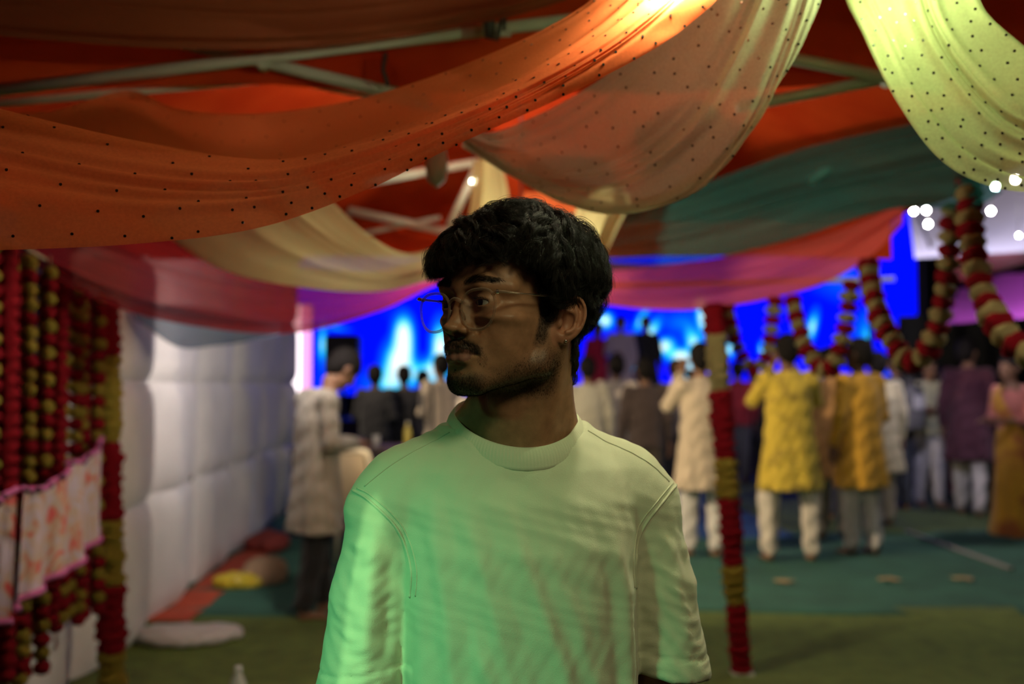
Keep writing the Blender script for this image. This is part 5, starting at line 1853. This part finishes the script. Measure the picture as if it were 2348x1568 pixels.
    if top == 'saree':
        F = Field((-.30, -.30, .0), (.30, .30, 1.08), .0125); F.loft(tab, .01, p=2.2, wav=wav)
        V, Q = F.mesh(); link('saree_skirt', np_mesh('saree_skirt', V, Q), clothm(legc, pat), root)
        F = Field((-.40, -.40, .98), (.40, .40, 1.50), .0125)
        F.loft([(1.02, 0, 0, .145, .112), (1.12, 0, 0, .155, .118), (1.26, 0, -.01, .168, .135), (1.36, 0, 0, .155, .100), (1.42, 0, 0, .10, .07), (1.455, 0, 0, .068, .062)], .01)
        for i in (0, 1):
            F.cap(sh[i] + (0, 0, -.005), el[i], .064, .056, .03); F.cap(el[i], el[i] * .5 + wr[i] * .5, .054, .046, .02)
        V, Q = F.mesh(); link('blouse', np_mesh('blouse', V, Q), clothm(topc), root)
        # the end of the saree over the shoulder
        Pp = np.zeros((24, 8, 3))
        for i in range(24):
            a = i / 23
            c = crom([(.13, -.10, .98), (.06, -.145, 1.14), (-.06, -.14, 1.32), (-.12, -.02, 1.455), (-.12, .13, 1.30), (-.11, .15, 1.0), (-.10, .17, .72)], [a])[0]
            for j in range(8): Pp[i, j] = c + np.array((.8, 0, .5 if a < .5 else 0)) * (j / 7 - .5) * .15 + np.array((0, .006 * math.sin(j * 2.2), 0))
        cloth_grid('saree_end', Pp, clothm(legc, pat), root)
    else:
        F = Field((-.42, -.42, tab[0][0] - .02), (.42, .36, 1.70), .0118)
        F.loft(tab, .01, p=2.25, wav=wav)
        for i in (0, 1):
            F.cap(sh[i] * (.55, 1, 1) + (0, 0, .0), sh[i], .058, .064, .03)
            if sleeve == 'long':
                F.cap(sh[i], el[i], .066, .056, .025); F.cap(el[i], wr[i] * .93 + el[i] * .07, .056, .042, .015)
            else:
                F.cap(sh[i], el[i] * .8 + sh[i] * .2, .066, .060, .025)
        V, Q = F.mesh(); N = vnormals(V, Q)
        V = V + N * (.006 * np.sin(V[:, 2] * 42 + 5 * V[:, 0] / .1 + ph) * np.sin(V[:, 0] * 31 + V[:, 1] * 17))[:, None]
        link('kurta' if top == 'kurta' else 'shirt', np_mesh('top', V, Q), clothm(topc, pat), root)
    # ---- hair
    F = Field(hd - .22, hd + .22, .0095)
    F.ell(H((0, .020, .036)), (0.0946, 0.1117, 0.1026), .01, R=Rh)
    F.ell(H((0, .055, -.015)), (0.0798, 0.0684, 0.0855), .03, R=Rh)
    F.cap(H((0, -.10, -.06)), H((0, -.12, .018)), .062, .050, .015, 's')
    F.cap(H((0, -.02, -.12)), H((0, .0, -.09)), .07, .05, .02, 's')
    if hair == 'bun': F.ell(H((0, .115, -.01)), (0.0570, 0.0513, 0.0513), .01, R=Rh)
    if hair == 'long':
        F.cap(H((0, .085, .0)), H((0, .105, -.16)), .060, .045, .03)
    V, Q = F.mesh(); N = vnormals(V, Q)
    V = V + N * (.004 * np.sin(V[:, 0] * 160 + V[:, 2] * 60) * np.sin(V[:, 1] * 140 + V[:, 2] * 90))[:, None]
    link('hair', np_mesh('hair', V, Q), HAIRM, root)
    return root


DF = lambda foot: CAMZ * FPX / (foot - 880)
cream, offw = (.62, .56, .44), (.70, .66, .58)
person(722, 1410, DF(1410), 1.62, 125, 'man in long beige kurta and black trousers standing by the white wall, head bowed', 'kurta', (.34, .30, .235), (.010, .010, .012), ('front', 'front'), bow=46, stride=.10, stance=.08)
person(1612, 1275, 8.2, 1.72, 195, 'man in beige kurta and white trousers holding both hands up, left of flower post', 'kurta', (.55, .45, .32), (.62, .60, .56), ('up', 'phone'), stance=.10, stride=.05, turn=-10)
person(1812, 1285, 8.0, 1.78, 178, 'man in printed yellow kurta and white trousers with raised forearms', 'kurta', (.62, .45, .045), (.66, .60, .50), ('up', 'up'), stance=.16, pat=('print', (.36, .26, .03), 9))
person(1912, 1250, 9.1, 1.72, 160, 'man in peach kurta partly hidden by the mustard kurta', 'kurta', (.68, .36, .13), (.58, .48, .36), ('down', 'front'), stance=.10, turn=-20)
person(1978, 1275, 8.25, 1.76, 205, 'man in mustard kurta and white trousers with one arm bent', 'kurta', (.62, .33, .025), (.60, .56, .52), ('down', 'front'), tone=(.10, .05, .03), stance=.08, stride=.04, turn=25)
person(2018, 1215, 9.9, 1.70, 180, 'person in cream kurta just behind the mustard kurta', 'kurta', (.66, .58, .36), (.50, .44, .34), ('down', 'down'))
person(1884, 1200, 10.4, 1.74, 180, 'person in lavender shirt between the yellow and peach kurtas', 'shirt', (.36, .32, .50), (.05, .05, .08), ('down', 'down'))
bp_ = person(2062, 1175, 11.2, 1.76, 205, 'man in black T-shirt and dark jeans with a grey backpack', 'shirt', (.012, .012, .014), (.020, .028, .050), ('down', 'down'), sleeve='short')
person(2132, 1165, 11.5, 1.70, 10, 'man in printed cream T-shirt and pale joggers with folded arms', 'shirt', (.66, .62, .36), (.52, .50, .50), ('cross', 'cross'), sleeve='short', pat=('print', (.30, .30, .20), 7), stride=.06)
person(2226, 1185, 10.7, 1.86, 150, 'tall man in dark maroon kurta and white trousers', 'kurta', (.060, .010, .022), (.62, .58, .52), ('down', 'down'), stride=.12, turn=-25)
person(2328, 1228, 9.3, 1.66, 290, 'woman in pink blouse and golden yellow saree at the right edge', 'saree', (.50, .16, .12), (.60, .30, .02), ('front', 'front'), hair='bun', pat=('print', (.35, .10, .02), 3))
person(2172, 1150, 12.4, 1.62, 180, 'person in orange-red dress half hidden by the maroon kurta', 'kurta', (.50, .07, .02), (.30, .05, .03), ('down', 'down'), hair='long')
person(1348, 1230, 10.2, 1.66, 185, 'man in pale checked shirt right behind the ear of the young man', 'shirt', (.55, .52, .40), (.04, .04, .05), ('down', 'down'), pat=('check', (.36, .34, .28), 12))
person(1416, 1215, 10.9, 1.70, 180, 'man in white kurta seen from behind, left of the dark brown shirt', 'kurta', (.66, .56, .46), (.55, .5, .42), ('down', 'down'))
person(1482, 1235, 9.7, 1.64, 180, 'man in dark brown shirt seen from behind', 'shirt', (.055, .035, .030), (.06, .045, .03), ('down', 'down'))
person(1552, 1180, 12.0, 1.68, 182, 'man in grey shirt behind the raised-hands man', 'shirt', (.16, .14, .14), (.02, .02, .025), ('down', 'relaxed'), sleeve='short')
person(1694, 1105, 14.2, 1.70, 180, 'person in red shirt far back behind the banded flower post', 'shirt', (.36, .02, .035), (.10, .10, .12), ('down', 'down'))
person(1728, 1100, 14.6, 1.70, 180, 'person in black clothes far back beside the red shirt', 'kurta', (.012, .012, .016), (.02, .02, .02), ('down', 'down'))
person(858, 1165, 11.4, 1.60, 170, 'dark-clothed person at the table, nearest the loudspeaker', 'shirt', (.012, .012, .016), (.012, .012, .016), ('front', 'front'), tone=(.12, .06, .035))
person(925, 1160, 11.8, 1.60, 190, 'dark-clothed person at the table, in front of the brightest screen figure', 'shirt', (.014, .013, .018), (.012, .012, .016), ('down', 'front'), tone=(.12, .06, .035))
person(968, 1170, 12.6, 1.56, 180, 'dark-clothed person half hidden behind two others at the table', 'shirt', (.02, .02, .028), (.012, .012, .016), ('down', 'down'), tone=(.12, .06, .035))
person(1012, 1190, 10.6, 1.70, 215, 'man with cream shirt and dark waistcoat beside the chin of the young man', 'shirt', (.60, .50, .38), (.02, .02, .025), ('front', 'front'), pat=('check', (.10, .09, .09), 3))
person(1096, 1190, 10.0, 1.50, 180, 'person in bright white kurta behind the neck of the young man', 'kurta', (.75, .66, .56), (.6, .55, .5), ('down', 'down'))
SZ = .82
person(1372, 950, 17.2, 1.62, 20, 'performer in red on the stage behind the ear', 'kurta', (.45, .01, .05), (.3, .02, .05), ('hip', 'down'), base_z=SZ, hair='long')
person(1424, 950, 17.0, 1.72, 0, 'performer in pale lavender kurta on the stage', 'kurta', (.46, .38, .52), (.5, .45, .5), ('down', 'front'), base_z=SZ)
person(1482, 950, 17.3, 1.74, 0, 'performer in black on the stage', 'kurta', (.008, .008, .012), (.01, .01, .014), ('down', 'down'), base_z=SZ)

# grey backpack on the back of the man in black
bk = empty('backpack', bp_.location + Vector((.0, 0, 0)), bp_.rotation_euler.z); tag(bk, 'grey backpack with a pale patch on the man in the black T-shirt', 'backpack')
BG = mat('backpack_grey', (.10, .10, .11), .7); BW = mat('pale_patch', (.42, .42, .45), .6)
F = Field((-.2, .08, .88), (.2, .36, 1.46), .012)
F.loft([(.92, 0, .215, .135, .075), (1.05, 0, .22, .150, .09), (1.25, 0, .215, .145, .085), (1.40, 0, .205, .11, .065)], .02, p=3)
V, Q = F.mesh(); link('bag', np_mesh('bag', V, Q), BG, bk)
MB().box((0, .312, 1.22), (.17, .02, .16), None, .008).build('pocket', BW, bk)
for s in (1, -1):
    MB().tube([(s * .09, .15, 1.42), (s * .10, .03, 1.475), (s * .12, -.11, 1.38), (s * .15, -.12, 1.2), (s * .17, .02, 1.05), (s * .12, .15, .98)], .016, 8, flat=1.8).build('strap', BG, bk, True)
# ------------------------------------------------------------------ small things
# plastic chair, pale and lit
CH = mat('cream_plastic', (.72, .62, .42), .5)
def chair():
    p = at(812, 1300, 7.7); c = empty('plastic_chair', (p.x, 7.7, .016), math.radians(170)); tag(c, 'cream plastic chair behind the table with a rounded back', 'chair')
    # back: rounded frame and inset panel; the chair looks along -y in its own frame
    loop = [(-.19, .20, .45), (-.205, .225, .70), (-.19, .245, .86), (-.13, .25, .905), (.13, .25, .905), (.19, .245, .86), (.205, .225, .70), (.19, .20, .45)]
    cp = crom(loop, np.linspace(0, 1, 40)); MB().tube([tuple(q) for q in cp], .020, 10).build('back_frame', CH, c, True)
    MB().add([(-.17, .205, .46), (.17, .205, .46), (.18, .225, .68), (-.18, .225, .68), (.155, .245, .885), (-.155, .245, .885), (-.17, .217, .46), (.17, .217, .46), (.18, .237, .68), (-.18, .237, .68), (.155, .257, .885), (-.155, .257, .885)],
             [(0, 1, 2, 3), (3, 2, 4, 5), (7, 6, 9, 8), (8, 9, 11, 10)]).build('backrest', mat('tan_plastic', (.58, .44, .26), .6), c)
    F = Field((-.25, -.27, .38), (.25, .25, .48), .012); F.op(lambda X, Y, Z: np.maximum(np.maximum(np.abs(X) - .20 - .03 * (Y < 0), np.abs(Y) - .20), np.abs(Z - .435 + .02 * (1 - (X / .2) ** 2)) - .012), (-.24, -.24, .39), (.24, .24, .46), .004)
    V, Q = F.mesh(); link('seat', np_mesh('seat', V, Q), CH, c)
    for x in (-1, 1):
        for y in (-1, 1):
            MB().tube([(x * .19, y * .18, .43), (x * .225, y * .225, 0)], [.022, .017], 10, flat=.8).build('leg', CH, c, True)
chair()
# table with mixing gear
tb = empty('table', (at(870, 0, 9.4).x, 9.4, .016)); tag(tb, 'dark cloth-covered table in front of the group on the left', 'table')
TC_ = mat('table_cloth_dark', (.03, .02, .025), .9)
MB().box((0, 0, .80), (1.5, .65, .04), None, .008).build('tabletop', mat('table_wood', (.09, .05, .035), .5), tb)
V = []; Q = []
for a in range(41):
    for z in (.02, .78): V.append((-.74 + 1.48 * a / 40, -.315 + .012 * math.sin(a * 1.1), z))
for a in range(40): Q.append((a * 2, a * 2 + 2, a * 2 + 3, a * 2 + 1))
link('skirt', np_mesh('skirt', np.array(V), np.array(Q)), TC_, tb)
for x in (-1, 1):
    for y in (-1, 1): MB().tube([(x * .68, y * .27, 0), (x * .68, y * .27, .79)], .02, 8).build('leg', POLE, tb, True)
TZ = .836
mxr = empty('mixing_desk', (tb.location.x - .35, 9.35, TZ)); tag(mxr, 'low dark mixing desk on the table', 'mixer')
MB().box((0, 0, .035), (.44, .36, .07), Matrix.Rotation(.0, 3, 'X'), .01).build('body', BLK, mxr)
for i in range(6): MB().box((-.17 + i * .068, -.06, .078), (.016, .03, .014), None, .003).build('fader', mat('grey_knob', (.4, .4, .42), .4) if i == 0 else bpy.data.materials['grey_knob'], mxr)
MB().tube([(-.1, .1, .07), (-.1, .1, .14), (-.12, .02, .20)], .006, 6).build('lamp_neck', STEEL, mxr, True)
cup = MB().lathe([(.026, 0), (.034, .11), (.031, .11), (.024, .006)], (tb.location.x + .02, 9.2, TZ), 16).build('paper_cup', mat('pale_cup', (.7, .66, .6), .5), None, True); tag(cup, 'pale paper cup on the dark table', 'cup')
bot = empty('bottle', (tb.location.x + .3, 9.3, TZ)); tag(bot, 'clear bottle with yellow wrap on the dark table', 'bottle')
MB().lathe([(.030, 0), (.032, .02), (.032, .15), (.014, .19), (.013, .21)], (0, 0, 0), 16).build('body', mat('yellow_wrap', (.55, .45, .08), .4), bot, True)
MB().lathe([(.015, .21), (.015, .23)], (0, 0, 0), 12).build('cap', mat('white_cap', (.7, .7, .7), .4), bot, True)


def lump(name, label, px, py, size, m, cat, seed, flat=.4):
    p = at(px, py, DF(py)); rg = np.random.default_rng(seed)
    F = Field((-size[0] - .05, -size[1] - .05, -.02), (size[0] + .05, size[1] + .05, size[2] + .06), .012)
    for i in range(7):
        c = (rg.uniform(-.6, .6) * size[0], rg.uniform(-.6, .6) * size[1], size[2] * rg.uniform(.15, .45))
        F.ell(c, (size[0] * rg.uniform(.4, .6), size[1] * rg.uniform(.4, .6), size[2] * rg.uniform(.45, .6)), .03)
    F.op(lambda X, Y, Z: Z - .0 + 0 * X + 0 * Y, (-1, -1, -.05), (1, 1, 0), .002, 's')
    V, Q = F.mesh(); N = vnormals(V, Q)
    V = V + N * (.006 * np.sin(V[:, 0] * 60 + 3 * np.sin(V[:, 1] * 40)) * np.sin(V[:, 2] * 50 + V[:, 1] * 30))[:, None]
    V[:, 2] = np.maximum(V[:, 2], 0)
    o = link(name, np_mesh(name, V, Q), m, None, (p.x, p.y, .018)); tag(o, label, cat)


lump('plastic_sheet', 'crumpled white plastic sheet on the floor near the wall foot', 425, 1468, (.30, .18, .09), mat('white_plastic', (.55, .52, .52), .35), 'plastic', 1)
lump('cloth_bag', 'brown cloth bag slumped on the floor beside the beige kurta man', 620, 1335, (.23, .16, .19), mat('brown_bag', (.36, .23, .13), .85), 'bag', 2)
lump('yellow_packet', 'yellow packet lying next to the brown cloth bag', 548, 1345, (.17, .13, .10), mat('yellow_plastic', (.62, .48, .03), .4), 'packet', 3)
lump('red_bundle', 'dark red cloth bundle at the wall foot behind the brown bag', 612, 1262, (.20, .24, .15), mat('red_cloth', (.22, .03, .02), .85), 'cloth', 4)
STRIP = mat('orange_red_strip', (.42, .06, .02), .85, var=(9, .2))
V = []; Q = []
for i in range(30):
    t = i / 29
    a = at(385 + 230 * t, 1425 - 180 * t, DF(1425 - 180 * t)); 
    for k_ in (-1, 1): V.append((a.x + k_ * .13, a.y + .02 * math.sin(i), .022 + .006 * math.sin(i * .9)))
for i in range(29): Q.append((i * 2, i * 2 + 1, i * 2 + 3, i * 2 + 2))
o = link('floor_strip', np_mesh('floor_strip', np.array(V), np.array(Q)), STRIP); tag(o, 'orange-red cloth strip along the foot of the white wall', 'cloth')

# cable cover and litter on the green carpet
GRY = mat('grey_cover', (.22, .22, .22), .6)
a, b_ = at(2080, 1222, DF(1222)), at(2318, 1308, DF(1308)); a.z = b_.z = .03
o = MB().tube([a, (a + b_) / 2, b_], .028, 8, flat=.4).build('cable_cover', GRY, None, True); tag(o, 'grey cable cover lying across the green carpet on the right', 'cable')
LEAF = mat('dry_leaf', (.36, .26, .12), .8)
for px, py, w in ((2040, 1333, 'middle'), (2211, 1332, 'right-hand'), (1798, 1338, 'left-hand')):
    p = at(px, py, DF(py)); p.z = .034
    mb = MB(); n = 9; pts = [(0, 0, .012)]
    for i in range(n):
        th = 2 * math.pi * i / n; r = .055 * (1 + .35 * math.sin(3 * th + px)); pts.append((r * math.cos(th) * 1.4, r * math.sin(th), .006 * math.sin(5 * th)))
    mb.add([Vector(q) + p for q in pts], [(0, 1 + i, 1 + (i + 1) % n) for i in range(n)])
    o = mb.build('paper_scrap', LEAF); tag(o, '%s of three pale paper scraps on the green carpet' % w, 'paper')
# bottle at the bottom edge of the picture
p = at(546, 1560, 4.2); bt = empty('water_bottle', (p.x, 4.2, .012)); tag(bt, 'clear water bottle standing on the turf at the lower edge of the picture', 'bottle')
zt = p.z + .045
CLR = mat('clear_plastic', (.5, .55, .5), .1, spec=.8)
MB().lathe([(.030, 0), (.034, .012), (.033, zt * .35), (.034, zt * .7), (.012, zt * .92), (.012, zt - .016)], (0, 0, 0), 16).build('body', CLR, bt, True)
MB().lathe([(.014, zt - .018), (.014, zt)], (0, 0, 0), 14).build('cap', mat('white_cap_b', (.7, .72, .7), .4), bt, True)

# lamps of the tent --------------------------------------------------------------
bulb(1086, 416, 4.55, .013, 'warm lit bulb on the tent truss left of the hair', glow=emit('truss_bulb_glow', (1, .95, .75), 40.0), wire=.1)
# clip lamp hanging on a cable at the top
cl = empty('clip_lamp', at(1138, 60, 2.30)); tag(cl, 'white tube lamp tied with black cable to the truss at the top', 'lamp')
co = cl.location
MB().tube([at(1118, 78, 2.30) - co, at(1172, 76, 2.30) - co], .0085, 12).build('tube', mat('white_tube', (.62, .62, .56), .4), cl, True)
MB().tube([at(980, 70, 2.34) - co, at(1040, 45, 2.32) - co, at(1090, 16, 2.30) - co, at(1122, 2, 2.28) - co, at(1112, 40, 2.27) - co, at(1116, 84, 2.27) - co, at(1140, 90, 2.27) - co, at(1150, 40, 2.27) - co, at(1128, -10, 2.28) - co], .0055, 8).build('cable', CAP, cl, True)
MB().tube([at(1126, -20, 2.28) - co, at(1122, 40, 2.28) - co, at(1124, 84, 2.28) - co], [.010, .014, .012], 8).build('clamp', CAP, cl, True)
MB().tube([at(1146, 4, 2.26) - co, at(1158, 40, 2.26) - co, at(1156, 70, 2.26) - co], .004, 8).build('tie', CAP, cl, True)
o = MB().tube([at(884, 122, 2.33), at(878, 160, 2.33), at(890, 196, 2.33)], .005, 8).build('cable_tail', CAP, None, True); tag(o, 'short black cable tail hanging from the upper truss bar', 'cable')
# pale pouch hanging behind the orange drape
o = MB().lathe([(.002, -.075), (.026, -.055), (.034, -.015), (.028, .035), (.012, .060), (.004, .08)], at(1001, 372, 2.9), 14).build('hanging_pouch', mat('pale_pouch', (.42, .36, .28), .7), None, True)
tag(o, 'small pale pouch hanging below the orange drape', 'pouch')


def fixture(name, label, loc, aim, r=.06, col=(.8, .8, .8)):
    """small flood can: housing, yoke, hanger"""
    f = empty(name, loc); tag(f, label, 'lamp')
    d = (Vector(aim) - Vector(loc)).normalized(); q = d.to_track_quat('Z', 'Y').to_matrix()
    MB().lathe([(r * .5, -r * 2.0), (r * .9, -r * 1.6), (r, -.02), (r * 1.02, -.012), (r * .9, -.012), (r * .55, -r * 1.3)], (0, 0, 0), 20, q).build('housing', BLK, f, True)
    MB().tube([q @ Vector((r * 1.05, 0, -r)), Vector((0, 0, r * 2.2)), q @ Vector((-r * 1.05, 0, -r))], .006, 8).build('yoke', BLK, f, True)
    MB().tube([(0, 0, r * 2.2), (0, 0, r * 2.2 + .10)], .008, 8).build('hanger', BLK, f, True)
    return f, d, q


def spot(name, label, loc, aim, P, col, size=60, blend=.6, r=.05, soft=.03, brace=None, slot=None):
    f, d, q = fixture(name, label, loc, aim, r)
    if brace: MB().tube([Vector((0, 0, r * 2.2 + .05)), Vector(brace) - Vector(loc)], .012, 8).build('bracket', BLK, f, True)
    l = bpy.data.lights.new(name + '_light', 'SPOT'); l.energy = P; l.color = col; l.spot_size = math.radians(size); l.spot_blend = blend; l.shadow_soft_size = soft
    o = bpy.data.objects.new(name + '_light', l); COL.objects.link(o); o.parent = f
    o.rotation_mode = 'QUATERNION'; o.rotation_quaternion = (q @ Matrix.Rotation(math.pi, 3, 'X')).to_quaternion(); o.location = d * .01
    if slot:                                     # added slot beam: level the cone and squeeze it sideways
        zax = -d; xax = Vector((0, 0, 1)).cross(zax).normalized(); yax = zax.cross(xax)
        o.rotation_quaternion = Matrix((xax, yax, zax)).transposed().to_quaternion()
        o.scale = (slot, 1, 1)
        for sx in (-1, 1):
            MB().box(xax * sx * r * .55 + d * .004, (r * .8, r * 1.9, .003), Matrix((xax, yax, zax)).transposed()).build('shutter', BLK, f)


def point(name, label, loc, P, col, r=.03, wire=.15):
    """bare bulb whose glowing glass is the light source; P = radiant watts"""
    b = empty(name, loc); tag(b, label, 'lamp')
    st = P / (4 * math.pi * r * r * math.pi)
    MB().lathe([(.001, -r)] + [(r * math.sin(a), -r * math.cos(a)) for a in np.linspace(.4, 2.7, 9)] + [(.4 * r, r * 1.1)], (0, 0, 0), 14).build('glass', emit(name + '_glow', col, st), b, True)
    MB().lathe([(.45 * r, r), (.5 * r, r * 1.8), (.2 * r, r * 2.0)], (0, 0, 0), 12).build('cap', CAP, b, True)
    MB().tube([(0, 0, r * 1.9), (0, 0, r * 1.9 + wire)], .004, 6).build('wire', CAP, b)
# bulbs above the drapes (just above the picture)
point('hanging_bulb', 'bare warm bulb hung above the orange drape', at(1535, -64, 1.352), 11.0, (1.0, .90, .58), .02)
point('hanging_bulb', 'bare greenish bulb hung above the yellow-green drape', at(2100, -105, 1.37), 6.0, (.70, 1.0, .48))
# coloured floods over the man
spot('flood_lamp', 'green flood lamp on the near tent, left of the camera', (-1.00, .12, 1.98), (-.18, 1.12, 1.07), 72, (.20, 1.0, .42), 27, 1.0, .05, .12)
spot('flood_lamp', 'pale flood lamp hung above the camera on the right', (.42, .22, 2.20), (.02, 1.14, 1.25), 17, (1.0, .96, .52), 46, .6, .09, .16)
# lamps in the tents and over the crowd, several added as unseen fill
point('tent_bulb', 'added unseen bulb under the apex of the second tent', (-.15, 3.85, 2.80), 18, (1.0, .86, .60))  # added bulb out of view that lights the roof and drapes
point('tent_bulb', 'bare bulb hung low in the second tent, hidden behind the head of the young man', at(1195, 640, 4.05), 40, (1.0, .90, .66), .03, 1.06)
spot('garland_fill', 'added unseen warm flood brightening the curtain of garlands', (-1.36, 2.25, 1.92), (-1.75, 3.7, .95), 25, (1.0, .82, .66), 60, .7, .05, .06)  # unseen spot added to brighten the dim garlands and post
spot('garland_fill', 'added unseen warm flood brightening the flower swags on the right', (1.80, 2.10, 2.36), (1.3, 4.6, 1.2), 44, (1.0, .86, .66), 90, .7, .05, .06)  # off-frame spot added to bring up the swags and drapes here
point('aisle_fill', 'added unseen fill bulb on the right outside the second tent', (2.55, 4.30, 2.25), 22, (1.0, .88, .70))  # added out of view so the post and swags get frontal light
spot('crowd_flood', 'warm flood lamp on the second tent lighting the crowd', (-1.30, 6.1, 2.42), (2.0, 8.9, .6), 560, (1.0, .78, .50), 95, .6, .05, .06, brace=(-2.25, 6.1, 2.60))
spot('wall_flood', 'white flood lamp on the second tent lighting the padded wall', (-1.0, 5.50, 2.18), (-2.3, 7.6, 1.0), 85, (1.0, .90, .86), 110, .8, .05, .08)
spot('far_fill_flood', 'added unseen warm flood on the far end of the padded wall', (-2.20, 10.4, 2.70), (-.7, 11.0, 1.1), 160, (1.0, .80, .55), 110, .7, .06, .06, brace=(-2.52, 10.4, 2.74))  # hidden fill added for the far left of the crowd
point('far_fill_bulb', 'added unseen bulb far back under the white canopy', (5.2, 9.6, 2.75), 70, (.92, .86, 1.0), .05)  # bulb added beyond the frame edge, fill for the far right
spot('canopy_fill', 'added unseen lavender flood brightening the white canopy from below', (3.05, 7.7, 2.92), (4.4, 9.8, 3.0), 200, (.74, .70, 1.0), 110, .8, .05, .06, brace=tuple(at(2135, 572, 9.2)))  # added behind the teal drape to make the white canopy brighter
spot('gap_beam', 'added slotted lamp standing in for green light through a drape gap', (-.95, .10, 1.72), tuple(at(822, 1440, 1.17)), 34, (.50, 1.0, .42), 13, .25, .05, .006, slot=.15)  # added lamp, its strip imitates light leaking between the drapes
